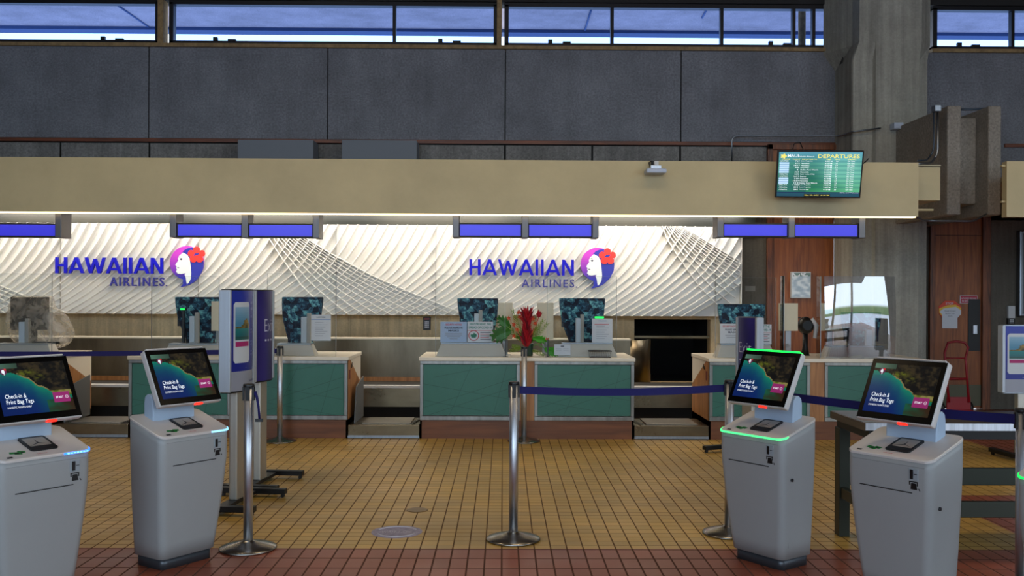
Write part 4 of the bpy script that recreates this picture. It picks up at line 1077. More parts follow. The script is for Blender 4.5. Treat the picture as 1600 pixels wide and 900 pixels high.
        MB().box(-W/2+.018, W/2-.018, -.001, .038, Hh, Hh+.009).build('status_light', m_shell2, head, bevel=.003)
        dw, dh = .362, .270
        dsp = picture('display', dw, dh, 96, 72, coast, m_scr, head, y=-.0032, z0=.040)
        s = MB(); z0 = .040
        put_text(s, 'Check-in &', -dw/2+.026, z0+.086, .103, .022, y=-.0045, shear=.08); put_text(s, 'Print Bag Tags', -dw/2+.026, z0+.050, .134, .028, y=-.0045, shear=.08)
        put_text(s, 'DOMESTIC FLIGHTS ONLY', -dw/2+.026, z0+.034, .118, .009, y=-.0045)
        s.build('screen_wording', m_txtw, dsp)
        s = MB().box(.082, .166, -.0052, -.0036, z0+.046, z0+.100); bt = s.build('start_button', mat('magenta_button', (140, 18, 98), .4, emit=.45), dsp)
        s = MB(); put_text(s, 'START', .093, z0+.067, .040, .011, y=-.0058, off=.01)
        for i in range(16):
            a0, a1 = 2*PI*i/16, 2*PI*(i+1)/16; c0 = (.150, z0+.073)
            s.face([(c0[0]+r_*math.cos(a_), -.0058, c0[1]+r_*math.sin(a_)) for r_, a_ in ((.008, a0), (.008, a1), (.0068, a1), (.0068, a0))])
        s.box(.146, .153, -.0060, -.0055, z0+.0725, z0+.0735); s.build('button_wording', m_txtw, bt)
        em = bpy.data.objects.new('logo', None); COL.objects.link(em); em.parent = dsp; em.location = (-dw/2+.048, -.0036, z0+.228)
        em.scale = (1, 1, 1)
        s = MB(); s.rings([[(.017*math.cos(a), y_, .017*math.sin(a)) for a in [2*PI*i/24 for i in range(24)]] for y_ in (0, -.0008)], smooth=False); s.build('logo_disc', mat('logo_purple', (90, 24, 70), .4, emit=.4), em)
        s = MB(); s.prism([(-.006, .009), (.002, .011), (.006, .002), (.004, -.010), (.001, -.020), (-.001, -.010), (-.008, -.006), (-.009, .0)], 'y', -.0008, -.0014); s.build('logo_face', mat('logo_white', (220, 226, 230), .4, emit=.7), em)
        s = MB(); s.rings([[(.010+.006*math.cos(a), y_, .010+.006*math.sin(a)) for a in [2*PI*i/12 for i in range(12)]] for y_ in (-.0008, -.0016)], smooth=False); s.build('logo_flower', mat('logo_red', (200, 30, 40), .4, emit=.5), em)
        s = MB(); put_text(s, 'HAWAIIAN AIRLINES', -dw/2+.016, z0+.196, .052, .006, y=-.004); s.build('logo_wording', mat('logo_navy', (24, 50, 90), .4, emit=.4), dsp)
        # red lamp under the screen
        s = MB(); s.rings([[(px+.05, py-.035, z) for px, py in rrect(.028, .038, .056, .009)] for z in (-.006, .003)], smooth=False); s.build('scan_lamp', m_red_led, head)
    # coloured lamp in the front rim, following the rounded corners
    HF = .756
    def rim(xa, xb, name_mats):
        pts = rrect(.2365, -.002, .314, .045); pts = sorted([q for q in pts if q[1] < .0435], key=lambda q: q[0])
        full = [(x, yv) for x, yv in pts if xa <= x <= xb]
        if xa > -.2: full = [(xa, -.002)]+full
        if xb < .2: full = full+[(xb, -.002)]
        mb_ = MB(); rings = []
        for k, (x, yv) in enumerate(full):
            zc = HF+yv*.31; ox = .004*(x/.2365 if abs(x) > .2 else 0); oy = -.004 if yv < .02 else -.001
            rings.append([(x, yv+.003, zc-.011), (x+ox, yv+oy, zc-.010), (x+ox, yv+oy, zc-.003), (x, yv+.003, zc-.0005)])
        mb_.rings(rings, smooth=False); return mb_.build('rim_lamp', name_mats, t)
    q = None
    if led == 'green': q = rim(-.24, .24, m_green_led2)
    elif led == 'blue': q = rim(.10, .235, m_blue_led2)
    elif led == 'blue_dots':
        q = rim(.085, .236, m_blue_led); s = MB()
        for i in range(7): s.box(.100+i*.0165, .111+i*.0165, -.0072, -.0055, HF-.009, HF-.003)
        s.build('lamp_dot', m_blue_led2, q)
    elif led == 'green_dots':
        q = rim(-.24, -.10, m_green_led); s = MB()
        for i in range(5): s.box(-.19+i*.018, -.178+i*.018, -.0072, -.0055, HF-.009, HF-.002)
        s.build('lamp_dot', m_green_led2, q)
    if q: q['lamp'] = 1
    if top_led:
        hd = [c for c in t.children if c.name.startswith('screen_head')][0]
        for c in hd.children:
            if c.name.startswith('status_light'):
                c.data = c.data.copy(); c.data.materials[0] = m_green_led; c['label'] = 'glowing green status light'
    return t
kiosk(-1.732, 5.405, 55.4, 'kiosk with a pale blue rim lamp between the left-edge kiosk and the banner stands', 'blue')
kiosk(-2.217, 4.651, 55.0, 'kiosk with a row of blue lamps, cut by the left edge', 'blue_dots')
kiosk(1.416, 5.427, -55.0, 'kiosk with green lamps on its screen top and rim', 'green', True)
kiosk(1.920, 4.722, -55.2, 'kiosk without a lit rim, in front of the steel table', None)
k5 = floor_at(1586, 743, .756)
a5 = math.radians(-55); kiosk(k5.x+.2345*math.cos(a5), k5.y+.2345*math.sin(a5), -55, 'kiosk cut by the right edge, only its green-lit corner in view', 'green_dots')
for k_ in list(bpy.data.objects):
    if k_.get('lamp'): del k_['lamp']

# ------------------------------------------------------------------ queue posts and belts
def belt(mb, A, B, sag=.02, hh=.048, n=14):
    A, B = Vector(A), Vector(B); d = (B-A); s = Vector((-d.y, d.x, 0)).normalized()*.0012
    rings = []
    for i in range(n+1):
        f = i/n; c = A+d*f-Vector((0, 0, sag*4*f*(1-f)))
        rings.append([c-s-Vector((0, 0, hh/2)), c+s-Vector((0, 0, hh/2)), c+s+Vector((0, 0, hh/2)), c-s+Vector((0, 0, hh/2))])
    mb.rings(rings, smooth=False)
def stanchion(x, y, label, belts=(), dangling=None):
    t = thing('queue_post', label, 'queue post', (x, y, 0), 0, 'steel queue posts')
    MB().lathe([(.168, 0), (.172, .004), (.172, .010), (.165, .016), (.12, .030), (.06, .044), (.034, .052), (.031, .056)], seg=48).build('base', brushed('post_base_metal', (150, 146, 140), .22, st=(1, 1, 1), amt=.05), t)
    MB().lathe([(.0285, .05), (.0285, .985)], seg=28).build('post', m_steel, t)
    MB().lathe([(.033, .982), (.034, .986), (.034, .996), (.031, 1.0)], seg=28).build('cap', m_black, t)
    for s_ in (-1, 1): MB().box(s_*.026, s_*.036, -.013, .013, .90, .984).build('belt_clip', m_black, t, bevel=.002)
    MB().box(-.012, .012, -.033, -.026, .90, .984).build('belt_slot', m_blackm, t)
    for bx_, by_, z0_, z1_ in belts:
        mb = MB(); belt(mb, (.034 if bx_ > x else -.034, 0, z0_-.01), (bx_-x-.034 if bx_ > x else bx_-x+.034, by_-y, z1_-.01)); mb.build('belt', m_belt, t)
    if dangling:
        mb = MB(); mb.rings([[(dangling-.022+q, .02, z) for q in (0, .002)]+[(dangling+.022+q, .02, z) for q in (.002, 0)] for z in (.95, .9)], smooth=False) if False else mb.tube([(.036, 0, .95), (.052, -.01, .92), (.062, -.01, .86), (.068, -.01, .79)], .008, 6, rr=[.014, .009, .008, .008]); mb.build('hanging_belt', m_belt, t)
        MB().box(.045, .088, -.02, .002, .772, .79).build('belt_clip', m_black, t)
    return t
B0 = (floor_at(387.5, 857.5)); B1 = floor_at(802, 843.5); B2 = floor_at(818.5, 690); B3 = floor_at(437, 690); B4 = floor_at(1139, 834)
p5 = at(1597, 648, 4.66)
stanchion(B0.x, B0.y, 'queue post on the red border beside the left kiosk, with a short hanging belt', dangling=1)
stanchion(B1.x, B1.y, 'queue post at the centre front, start of the blue belt', [(B4.x, B4.y, .957, .957)])
stanchion(B2.x, B2.y, 'queue post standing in front of the flower arrangement')
stanchion(B3.x, B3.y, 'queue post standing just right of the tall banner stands', [(-6.4, 9.35, .957, .957)])
stanchion(B4.x, B4.y, 'queue post almost hidden behind the green-lit kiosk', [(p5.x, p5.y, .957, .957)])
stanchion(p5.x, p5.y, 'queue post at the right edge beside the steel table')
stanchion(-6.4, 9.35, 'queue post beyond the left edge holding the far belt')

# ------------------------------------------------------------------ banner stands
def phone_scene(a, b):
    if b < .12: return mixc((40, 96, 90), (20, 60, 60), b*8)
    h = .40+.25*math.exp(-((a-.75)/.25)**2)+.03*nz(a, b, 8)
    if b < .34: return mixc((16, 84, 96), (30, 120, 120), b*3)
    if b < h: return mixc((60, 60, 30), (150, 120, 44), nz(a, b, 7, 2)+.5)
    return mixc((70, 130, 160), (140, 175, 200), (b-.5)*2)
def poster_fn(kind):
    def f(a, b):
        if kind == 'exit': return mixc((30, 24, 92), (52, 44, 120), .5+nz(a, b, 2))
        if b < .19: return (150, 154, 168) if True else 0
        return mixc((24, 36, 128), (34, 52, 160), b)
    return f
def banner(x, y, yawd, zb, zt, wd, kind, label, bend=.05, low=False, fx=.36):
    """display stand: aluminium rails hold a bowed poster on each side; local -y is the front"""
    t = thing('banner_stand', label, 'banner stand', (x, y, 0), math.radians(yawd), 'upright banner stands')
    H_ = zt-zb
    for s in (-1, 1):
        MB().box(s*wd/2-.016, s*wd/2+.016, -.042, .042, zb, zt).build('side_rail', brushed('rail_aluminium', (188, 196, 206), .5, st=(20, 20, 1), amt=.08, metal=.6), t, bevel=.006)
    n = 14
    cap = MB(); arc = [(-wd/2+wd*i/n, -.030-bend*(1-(2*i/n-1)**2)) for i in range(n+1)]; arc2 = [(px, -py) for px, py in arc[::-1]]
    for z0_, z1_ in ((zt-.004, zt+.006), (zb-.006, zb+.004)):
        cap = MB(); cap.prism(arc+arc2, 'z', z0_, z1_); cap.build('end_cap', m_blackm if not low else m_alu, t)
    for sgn in (1, -1):
        fn = poster_fn(kind)
        pic = picture('poster', wd-.03, H_-.008, 24, 36, fn, m_pic, t, y=-.030, z0=zb+.004, bend=bend)
        if sgn < 0: pic.rotation_euler = (0, 0, PI)
        yb = lambda xx: -.030-bend*(1-(2*xx/wd)**2)-.0015
        if sgn > 0:
            if kind == 'exit':
                s = MB(); put_text(s, 'Exit', -.09, zb+H_*.545, .18, .10, y=0, off=-.012); s.box(-.085, -.06, -.001, 0, zb+H_*.44, zb+H_*.46); s.box(-.04, -.015, -.001, 0, zb+H_*.44, zb+H_*.46); s.box(.02, .05, -.001, 0, zb+H_*.44, zb+H_*.46)
                for v in s.bm.verts: v.co.y += yb(v.co.x)
                s.build('poster_wording', mat('poster_white', (200, 204, 224), .5), pic)
            else:
                xp = -wd*.19; pw, ph = wd*.46, H_*.60; z0 = zb+H_*.28
                ppts = [(px, pz) for px, pz in rrect(pw/2, z0, z0+ph, .02, 4)]
                def bowed(s_, xa, xb, fz, dy, mi=0):
                    for i in range(12):
                        a_, b_ = xa+(xb-xa)*i/12, xa+(xb-xa)*(i+1)/12
                        (l0, h0), (l1, h1) = fz(a_), fz(b_)
                        s_.face([(a_, yb(a_)-dy, l0), (b_, yb(b_)-dy, l1), (b_, yb(b_)-dy, h1), (a_, yb(a_)-dy, h0)], mi)
                def rz(x):
                    q = max(0, abs(x-xp)-(pw/2-.02)); c_ = .02-math.sqrt(max(0, .0004-q*q)); return (z0+c_, z0+ph-c_)
                s = MB(); bowed(s, xp-pw/2, xp+pw/2, rz, .0)
                ph_ = s.build('phone_picture', mat('phone_white', (200, 206, 212), .5), pic)
                sc2 = picture('phone_screen', pw*.86, ph*.54, 16, 20, phone_scene, m_pic, ph_, y=yb(xp)+.004, x0=xp-pw*.43, z0=z0+ph*.38)
                for v_ in sc2.data.vertices: v_.co.y = yb(v_.co.x)-.0025
                s = MB(); bowed(s, xp-pw*.41, xp+pw*.41, lambda x: (z0+ph*.27, z0+ph*.35), .002); s.build('magenta_bar', mat('magenta_print', (170, 34, 104), .5), ph_)
                s = MB()
                for i, (zz, w0) in enumerate(((.86, .20), (.80, .22), (.72, .17), (.60, .18), (.57, .12), (.48, .2), (.45, .16), (.38, .2), (.35, .14))): s.box(wd*.10, wd*.10+w0*wd*1.1, -.001, 0, zb+H_*zz, zb+H_*(zz+(.025 if i < 3 else .01)))
                s.box(-wd*.1, wd*.40, -.001, 0, zb+H_*.225, zb+H_*.232)
                put_text(s, 'HAWAIIAN', wd*.05, zb+H_*.08, wd*.33, .018, y=0, off=.01, mi=1)
                put_text(s, 'app', wd*.14, zb+H_*.205, wd*.12, .012, y=0, off=.01)
                for v in s.bm.verts: v.co.y += yb(v.co.x)
                s.build('poster_wording', [mat('poster_lilac', (130, 138, 190), .5), mat('poster_navy', (44, 46, 110), .5)], pic)
    MB().box(-.075, .075, -.033, .033, .05, zb).build('pole', brushed('stand_pole', (190, 186, 176), .4, st=(20, 20, 1), amt=.08, metal=.7), t, bevel=.012)
    for xx in (-fx, fx): MB().box(xx-.032, xx+.032, -.26, .26, .028, .068).build('foot_bar', m_blackm, t, bevel=.004)
    MB().box(-fx+.03, fx-.03, -.04, .04, .03, .055).build('base_beam', m_blackm, t)
    for xx in (-fx, fx):
        for yy in (-.235, .235): w_ = MB(); w_.tube([(xx-.012, yy, .014), (xx+.012, yy, .014)], .014, 12); w_.build('caster', m_black, t)
    return t
banner(-1.935, 6.95, 83, .845, 1.572, .44, 'phone', 'tall banner stand with phone poster between the left kiosk and the exit banner', fx=.31)
banner(-1.955, 7.68, 84, .85, 1.572, .40, 'exit', 'tall purple exit banner stand, right one of the tall pair', bend=.045, fx=.31)
pC = at(1171, 560, 9.1)
banner(pC.x, 9.1, -66, .60, 1.34, .29, 'exit', 'small purple exit banner stand behind the green-lit kiosk', bend=.03, low=True)
pD = at(1557, 560, 9.1)
banner(pD.x+.235, 9.05, 4, at(1560, 612, 9.1).z, at(1560, 508, 9.1).z, .44, 'phone', 'banner stand with a phone poster at the right edge', bend=.02, low=True, fx=.16)

# ------------------------------------------------------------------ steel table
t = thing('steel_table', 'long steel-edged table behind the front right kiosk', 'table', (2.15, 5.6, 0)); TL = 2.3; TDp = .6; TZ = .80
tt = MB().box(0, TL, .004, TDp, TZ-.045, TZ).build('table_top', brushed('table_dark_steel', (120, 116, 110), .3), t, bevel=.004)
MB().box(0, TL, 0, .004, TZ-.045, TZ-.002).build('front_edge', m_steel, tt)
MB().box(-.004, 0, 0.0, TDp, TZ-.048, TZ-.004).build('end_edge', wood('brown_edge', (74, 62, 50), (110, 96, 78), vertical=False), t)
MB().box(.03, TL-.03, .03, TDp-.03, TZ-.10, TZ-.045).build('apron', m_blackm, t)
m_leg = mat('dark_green_steel', (52, 56, 48), .45, .5)
for xx in (.0, TL-.09):
    for yy in (.02, TDp-.11): MB().box(xx+.02, xx+.09, yy, yy+.09, 0, TZ-.10).build('leg', m_leg, t, bevel=.004)
MB().box(.05, TL-.05, TDp-.09, TDp-.05, .33, .44).build('rear_rail', m_leg, t, bevel=.004)
MB().box(.05, TL-.05, .04, .08, .23, .325).build('front_rail', m_leg, t, bevel=.004)
MB().box(.03, .07, .05, TDp-.05, .25, .32).build('end_rail', m_leg, t, bevel=.004)

# ------------------------------------------------------------------ departures screen
TLc = Vector((at(1215.5, 235, 9.72))); TRc = at(1350.5, 235.5, 9.62); BLc = at(1211, 308.5, 9.84); BRc = at(1346.5, 311.5, 9.74)
ex = (TRc-TLc); W_ = ex.length; ex.normalize(); ez = (TLc-BLc); H_ = ez.length; ez = (ez-ex*ez.dot(ex)).normalized(); ey = ez.cross(ex)
t = thing('departures_screen', 'wall-hung departures screen on the cream fascia', 'screen', BLc)
t.rotation_euler = Matrix((ex, ey, ez)).transposed().to_euler()
MB().box(0, W_, 0, .045, 0, H_).build('screen_case', m_black, t, bevel=.004)
MB().box(W_*.35, W_*.65, .045, .30, H_*.3, H_*.6).build('wall_mount', m_blackm, t)
def dep(a, b):
    r = int((1-b)*20)
    if b < .10: return (40, 84, 104) if b < .085 else (34, 50, 90)
    c = mixc((40, 110, 96), (120, 200, 180), .35+.8*nz(a, b, 3, 4)+a*.45)
    c = mixc(c, (110, 180, 220), max(0, b-.72)*2.6)
    c = mixc(c, (70, 170, 90), max(0, .5-b)*1.2 if a > .35 else 0)
    if b > .13 and b < .82 and int((b-.13)/.0493) % 2: c = mixc(c, (30, 90, 110), .22)
    return c
dsp = picture('display', W_-.03, H_-.03, 80, 60, dep, attr_mat('departures_lit', emit=.95, rough=.15), t, y=-.001, x0=.015, z0=.015)
s = MB(); DW, DH = W_-.03, H_-.03
def tx(st, a, b_, w_, h_, mi=0): put_text(s, st, .015+a*DW, .015+b_*DH, w_*DW, h_*DH, y=-.002, mi=mi, off=.01)
tx('MAUI', .105, .885, .13, .065); tx('Kahului Airport', .235, .885, .19, .03); tx('DEPARTURES', .47, .865, .50, .085, 1)
for st, a, w_ in (('AIRLINE', .035, .10), ('FLIGHT', .17, .09), ('DEPARTING TO', .28, .18), ('TIME', .57, .06), ('GATE', .68, .06), ('REMARKS', .83, .1)): tx(st, a, .825, w_, .025, 1)
rows = [('UNITED', '769', 'Los Angeles', '8:05PM', '34'), (None, '215', 'Honolulu', '8:05PM', '17'), (None, '1617', 'Honolulu', '8:06PM', '17'), (None, '285', 'Honolulu', '8:10PM', '15'), (None, '8', 'Dallas Fort Worth', '8:38PM', '21'), (None, '365', 'Honolulu', '8:40PM', '19'), ('DELTA', '309', 'Salt Lake City', '9:00PM', '27'),
        ('UNITED', '1637', 'Denver', '9:05PM', '34'), (None, '319', 'Honolulu', '9:10PM', '15'), (None, '1627', 'Honolulu', '9:20PM', '17'), (None, '118', 'Dallas Fort Worth', '9:30PM', '23'), ('DELTA', '1188', 'Los Angeles', '9:33PM', '29'), ('Alaska', '862', 'Los Angeles', '9:45PM', '31'), ('Alaska', '885', 'Anchorage', '9:55PM', '33')]
for i, (al, fl, ds, tm, gt) in enumerate(rows):
    b_ = .783-i*.0493; hh = .028
    if al: tx(al, .02, b_, .10, hh)
    else: s.box(.015+.012*DW, .015+.128*DW, -.0022, -.001, .015+(b_-.006)*DH, .015+(b_+.034)*DH, 2)
    tx(fl, .20-.012*(len(fl)-3), b_, .018*len(fl), hh); tx(ds, .27, b_, .0125*len(ds), hh); tx(tm, .56, b_, .085, hh); tx(gt, .69, b_, .025, hh); tx('On Time', .83, b_, .085, hh)
tx('Aloha and Welcome', .76, .075, .23, .025, 3); s.box(.015+.33*DW, .015+.65*DW, -.0018, -.001, .015+.0*DH, .015+.055*DH, 4); tx('May 28, 2021  8:16 PM', .34, .012, .30, .030, 1)
fp = []
s.rings([[(.015+(.055+.04*(.55+.45*abs(math.cos(2.5*a)))*math.cos(a))*DW, y_, .015+(.905+.055*(.55+.45*abs(math.cos(2.5*a)))*math.sin(a))*DH) for a in [2*PI*i/40 for i in range(40)]] for y_ in (-.001, -.0022)], smooth=False, mi=1)
s.build('screen_wording', [m_txtw, mat('yellow_screen_text', (240, 226, 110), .5, emit=.75), mat('pale_row_logo', (176, 206, 236), .5, emit=.8), mat('lilac_text', (210, 190, 240), .5, emit=.7), mat('dark_strip', (30, 40, 30), .5)], dsp)

# ------------------------------------------------------------------ things on and around the canopy
p = at(1024, 262, 9.9)
t = thing('wireless_access_point', 'white wireless box on a bracket at the cream fascia', 'wireless box', p)
sc = 9.9/F
MB().box(-.105, .105, -.09, .10, -.065, -.018).build('flat_case', mat('pale_blue_white', (182, 194, 216), .4), t, bevel=.014)
MB().box(-.055, .055, -.05, .08, -.018, .02).build('clamp', m_steel, t, bevel=.004)
MB().box(-.01, .035, .0, .06, .02, .07).build('small_box', m_white, t, bevel=.003)
mb = MB(); mb.tube([(-.05, .03, .0), (-.06, .05, .06), (-.02, .10, .085), (.02, .12, .075)], .006, 6); mb.build('cable', m_black, t)
MB().box(-.03, .03, .07, .12, .0, .08).build('wall_bracket', m_blackm, t)
tag(MB().box(at(371.5, 230, 12.6).x, at(489.5, 230, 12.6).x, 12.6, 12.95, 2.94, at(430, 218.5, 12.6).z).build('duct_box', mat('blue_grey_paint', (118, 124, 134), .6), bevel=.004), 'flat grey box above the canopy, the left one of two', 'duct box', 'grey boxes on the canopy')
tag(MB().box(at(534, 230, 12.6).x, at(651, 230, 12.6).x, 12.6, 12.95, 2.94, at(590, 219, 12.6).z).build('duct_box', MATS['blue_grey_paint'], bevel=.004), 'flat grey box above the canopy, the right one of two', 'duct box', 'grey boxes on the canopy')
p = at(842, 247, 10.6)
t = thing('floodlight', 'small dark floodlight lying on top of the canopy', 'floodlight', (p.x, 10.6, zf1-.02))
mb = MB(); mb.prism([(-.06, 0), (.06, 0), (.05, .085), (-.045, .105)], 'y', -.05, .05); mb.build('lamp_head', m_blackm, t, bevel=.004)
MB().box(.05, .2, -.02, .02, 0, .02).build('lamp_arm', m_blackm, t)
def conduit(pts, r, label, m=None, cat='pipe'):
    P = [Vector(q) for q in pts]; out_ = [P[0]]
    for a, b_, c in zip(P[:-2], P[1:-1], P[2:]):
        rr_ = min((b_-a).length, (c-b_).length, .16)*.5
        A = b_+(a-b_).normalized()*rr_; C = b_+(c-b_).normalized()*rr_
        for k in range(7): f = k/6; out_.append(A*(1-f)**2+b_*2*f*(1-f)+C*f*f)
    out_.append(P[-1]); mb = MB(); mb.tube(out_, r, 8); return tag(mb.build('conduit', m or m_alu), label, cat)
conduit([at(1143.5, 252, 12.9), at(1143.5, 212.5, 12.9), at(1313, 212.5, 12.7), at(1331, 206, 12.25), at(1376, 200, 12.25)], .011, 'thin steel conduit bending above the canopy towards the column')
for i, (du, lb) in enumerate(((0, 'steel conduit nearest the edge on the concrete bracket, bending to the canopy'), (-6, 'dark conduit on the concrete bracket beside the steel one'))):
    conduit([at(1465+du, 172, 10.78), at(1465+du, 240+du*.8, 10.78), at(1455+du, 255+du*.8, 10.75), at(1434, 256+du*.8, 10.3)], .013 if i == 0 else .009, lb, m_alu if i == 0 else mat('dark_blue_conduit', (70, 82, 96), .4, .6))
qa, qb = at(1444, 345, 10.6), at(1520, 346, 10.7)
conduit([(xf1-.03, 10.05, 2.41), qa, qb, (5.62, 10.95, 2.52)], .012, 'steel conduit looping under the concrete bracket')
conduit([at(1500, 171, 11.3), at(1552, 170, 11.3)], .014, 'short dark conduit between the two bracket beams', MATS['dark_blue_conduit'])
p = at(1463, 168, 10.75); tag(MB().box(p.x-.035, p.x+.035, 10.70, 10.80, p.z-.05, p.z+.02).build('junction_box', m_alu, bevel=.004), 'small steel junction box at the top of the bracket conduits', 'junction box')
p = at(1402, 196, 12.2); tag(MB().box(p.x-.06, p.x+.06, 12.15, 12.29, p.z-.05, p.z+.03).build('junction_box', MATS['pale_blue_white'], bevel=.004), 'pale blue box on the concrete beside the column', 'junction box')
conduit([at(1348, 256, 9.98), at(1352, 253, 9.98), at(1357, 248, 10.02)], .006, 'black cable leaving the departures screen', m_black, 'cable')
conduit([at(1238, 236, 9.95), at(1241, 224, 10.1), at(1250, 222, 10.1), at(1256, 236, 9.95)], .005, 'black cable loop above the departures screen', m_black, 'cable')

# ------------------------------------------------------------------ doors and what hangs on them
def wood_bay(u0, u1, n, handle=False):
    x0, x1 = at(u0, 450, YW).x, at(u1, 450, YW).x
    f = MB(); fw = .07; top = 3.62 if n == 1 else 2.86
    f.box(x0, x0+fw, YW-.06, YW+.12, 0, top); f.box(x1-fw-(.04 if n == 2 else 0), x1, YW-.06, YW+.12, 0, top); f.box(x0, x1, YW-.06, YW+.12, top-fw, top)
    o = f.build('door_%d' % n, wood('door_frame_wood', (70, 34, 16), (150, 84, 44), 1.5), bevel=.004); struct(o, 'red-brown wooden door bay in the concrete wall')
    MB().box(x0+fw, x1-fw-.03, YW-.01, YW+.05, 0.02, top-fw).build('door_leaf', m_door, o)
    if n == 2:
        MB().box(x0+fw, x1-fw, YW-.014, YW-.01, at(1490, 368, YW).z-.004, at(1490, 368, YW).z+.004).build('door_joint', m_dark, o)
        MB().box(x0+fw+.02, x1-fw-.04, YW-.02, YW-.01, .05, .34).build('kick_plate', mat('kick_plate_olive', (88, 84, 66), .4, .5), o)
        q = at(1521, 513, YW); MB().box(q.x-.03, q.x+.03, YW-.06, YW-.01, q.z-.08, q.z+.05).build('door_handle', m_steel, o, bevel=.008)
        q = at(1530, 505, YW); MB().box(q.x-.16, q.x+.0, YW-.022, YW-.010, q.z-.38, q.z+.33).build('push_plate', mat('black_plate', (30, 28, 28), .5), o)
wood_bay(1197, 1313, 1); wood_bay(1450.5, 1545, 2)
a, c = at(1236.5, 466, YW-.08), at(1267.5, 425, YW-.08)
t = thing('framed_notice', 'shiny white notice fixed to the wood wall behind the beige boards', 'notice', ((a.x+c.x)/2, YW-.07, a.z))
hw, hh = (c.x-a.x)/2, c.z-a.z
MB().box(-hw, hw, 0, .06, 0, hh).build('frame', m_white, t, bevel=.003); picture('sheet', hw*1.86, hh*.92, 16, 22, lambda a_, b_: mixc((236, 244, 250), (176, 196, 212), .5+1.6*nz(a_, b_*2.2, 3.5, 5)) if b_ < .86 else ((110, 140, 134) if nz(a_, b_, 9) > 0 else (236, 240, 246)), m_pic, t, y=-.002, z0=hh*.04)
# hand-shaped door notice and red sign
a, c = at(1467, 513, YW-.02), at(1502, 470, YW-.02); hw, hh = (c.x-a.x)/2, c.z-a.z
t = thing('door_notice', 'white notice over a red and yellow octagon on the right door', 'notice', ((a.x+c.x)/2, YW-.015, a.z))
octo = [(hw*x_, hh*z_) for x_, z_ in ((-1, .55), (-1, .80), (-.45, 1), (.4, 1), (1, .80), (1, .50), (.66, .38), (-.7, .38))]
MB().prism(octo, 'y', -.004, .003).build('octagon', mat('red_orange_card', (222, 70, 40), .5), t)
MB().prism([(hw*x_, hh*z_) for x_, z_ in ((-.98, .56), (-.98, .72), (-.2, .84), (.5, .86), (.98, .74), (.98, .5), (.6, .4), (-.6, .4))], 'y', -.006, -.004).build('yellow_band', mat('yellow_card', (236, 190, 60), .5), t)
MB().prism([(hw*x_, hh*z_) for x_, z_ in ((-.72, 0), (.66, 0), (.66, .38), (.98, .52), (.98, .66), (.5, .78), (-.6, .72), (-.95, .6), (-.72, .5))], 'y', -.008, -.006).build('white_sheet', m_paper, t)
s = MB(); put_text(s, 'STOP', -hw*.4, hh*.86, hw*.7, hh*.08, y=-.007, off=.01); s.build('heading', m_paper, t)
s = MB(); put_text(s, 'PLEASE DO NOT', -hw*.5, hh*.60, hw, hh*.05, y=-.009); put_text(s, 'BLOCK THIS', -hw*.42, hh*.51, hw*.8, hh*.05, y=-.009); put_text(s, 'DOOR', -hw*.2, hh*.42, hw*.4, hh*.05, y=-.009); s.build('wording', m_ink, t)
a, c = at(1500, 474, YW-.02), at(1527.5, 462, YW-.02); hw, hh = (c.x-a.x)/2, c.z-a.z
t = thing('red_door_sign', 'small red sign with white writing on the right door', 'sign', ((a.x+c.x)/2, YW-.015, a.z))
MB().box(-hw, hw, -.004, .003, 0, hh).build('plate', m_paper, t); MB().box(-hw+.006, hw-.006, -.006, -.004, .006, hh-.006).build('red_field', mat('sign_red', (186, 30, 56), .5), t)
s = MB(); put_text(s, 'AUTHORIZED PERSONNEL', -hw*.85, hh*.54, hw*1.7, hh*.22, y=-.0065, off=.01); put_text(s, 'ONLY BEYOND THIS POINT', -hw*.8, hh*.2, hw*1.6, hh*.2, y=-.0065, off=.01); s.build('wording', m_paper, t)
a, c = at(1572.5, 497, YW), at(1583.5, 478, YW)
t = thing('intercom', 'white intercom on the concrete above the right-edge banner', 'intercom', ((a.x+c.x)/2, YW, a.z)); hw = (c.x-a.x)/2
MB().box(-hw, hw, -.05, 0, 0, c.z-a.z).build('case', m_white, t, bevel=.004); MB().box(-hw, hw, -.045, 0, -.085, 0).build('keypad', m_black, t, bevel=.003)
s = MB()
for i in range(3):
    for j in range(3): s.box(-hw*.5+i*hw*.4, -hw*.5+i*hw*.4+hw*.25, -.05, -.045, -.07+j*.02, -.058+j*.02)
s.build('keys', m_paper, t)
p0_ = at(1595, 360, YW-.1); p1_ = at(1595, 495, YW-.1)
t = thing('framed_display', 'silver-framed display on the wall at the right edge', 'display', (p0_.x+.35, YW-.02, p1_.z)); hh = p0_.z-p1_.z
MB().box(-.36, .36, -.08, 0.02, 0, hh).build('frame', m_alu, t, bevel=.02); MB().box(-.32, .32, -.084, -.08, .04, hh-.04).build('panel', mat('grey_glass', (120, 126, 130), .12), t)
a, c = at(1164.5, 455, YW), at(1180, 447, YW)
tag(MB().box(a.x, c.x, YW-.008, YW, a.z, c.z).build('wall_card', mat('grey_card2', (122, 116, 108), .6)), 'small pale card on dark concrete right of the white wall', 'card')

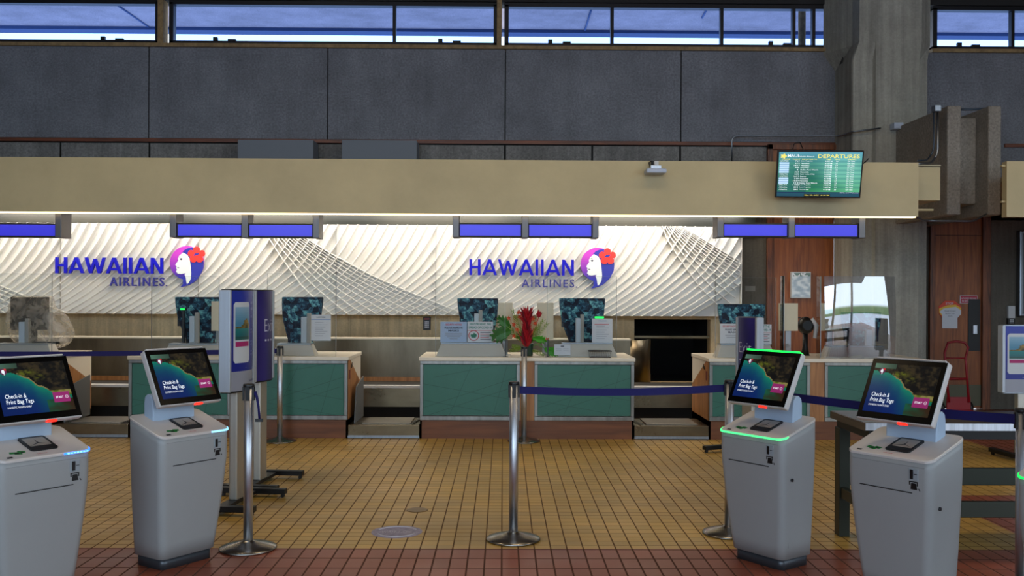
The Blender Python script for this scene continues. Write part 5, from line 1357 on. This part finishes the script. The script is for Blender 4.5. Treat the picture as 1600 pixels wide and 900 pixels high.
# ------------------------------------------------------------------ red hand truck
p = at(1497, 632, 12.4)
t = thing('hand_truck', 'red hand truck leaning by the right door', 'hand truck', (p.x, 12.35, 0)); m_rd = mat('red_paint', (150, 18, 32), .4)
def HT(u, v): q = at(u, v, 12.4); return Vector((q.x-p.x, (1.2-q.z)*-.0+ .22*(q.z-.25), q.z))
mb = MB(); mb.tube([HT(1479, 628), HT(1479, 575), HT(1480, 552), HT(1487, 536), HT(1500, 534), HT(1513, 536), HT(1518, 543), HT(1512, 560), HT(1510, 628)], .016, 10); mb.build('tube_frame', m_rd, t)
mb = MB(); mb.tube([HT(1479, 592), HT(1511, 592)], .016, 8); mb.build('cross_bar', m_rd, t)
mb = MB(); mb.tube([HT(1479, 560), HT(1512, 560)], .010, 8); mb.build('cross_bar', m_rd, t)
zf = HT(1479, 622).z
MB().box(HT(1476, 620).x, HT(1513, 620).x, -.22, .04, .06, .075).build('toe_plate', m_rd, t)
mb = MB(); mb.box(HT(1479, 620).x-.02, HT(1511, 620).x+.02, -.005, .015, .06, zf+.02); mb.build('lower_plate', m_rd, t)
mb = MB()
for x_ in (HT(1478, 620).x-.05, HT(1511, 620).x+.05): mb.tube([(x_-.02, .10, .085), (x_+.02, .10, .085)], .085, 20)
mb.tube([(HT(1478, 620).x-.06, .10, .085), (HT(1511, 620).x+.06, .10, .085)], .01, 8); mb.build('wheel', m_black, t)

# ------------------------------------------------------------------ floor discs
q = floor_at(652, 797); tag(MB().lathe([(.078, 0), (.078, .002), (.07, .0035)], q.x, q.y, 32).build('floor_plate', brushed('brass_plate', (140, 116, 84), .4, st=(3, 3, 3))), 'round brass cover plate set in the yellow floor tiles', 'floor plate')
q = floor_at(620, 831); t = thing('floor_sticker', 'worn round blue-white sticker on the yellow tiles', 'sticker', (q.x, q.y, 0))
MB().lathe([(.165, .0003), (.165, .0012)], seg=40).build('disc', mat('worn_lilac_sticker', (152, 146, 168), .6, noise_amt=.3, nscale=22), t)
mb = MB(); 
for a0 in (0, PI): 
    mb.tube([(.13*math.cos(a0+a), .13*math.sin(a0+a), .0012) for a in [PI*(.12+.76*i/12) for i in range(13)]], .006, 4)
put_text(mb, 'WAIT HERE', -.10, -.03, .2, .05); 
for v in mb.bm.verts:
    if abs(v.co.y) < 1e-4 and abs(v.co.z) > .002: v.co = (v.co.x, v.co.z, .0016)
mb.build('sticker_print', mat('sticker_white', (190, 186, 196), .6), t)
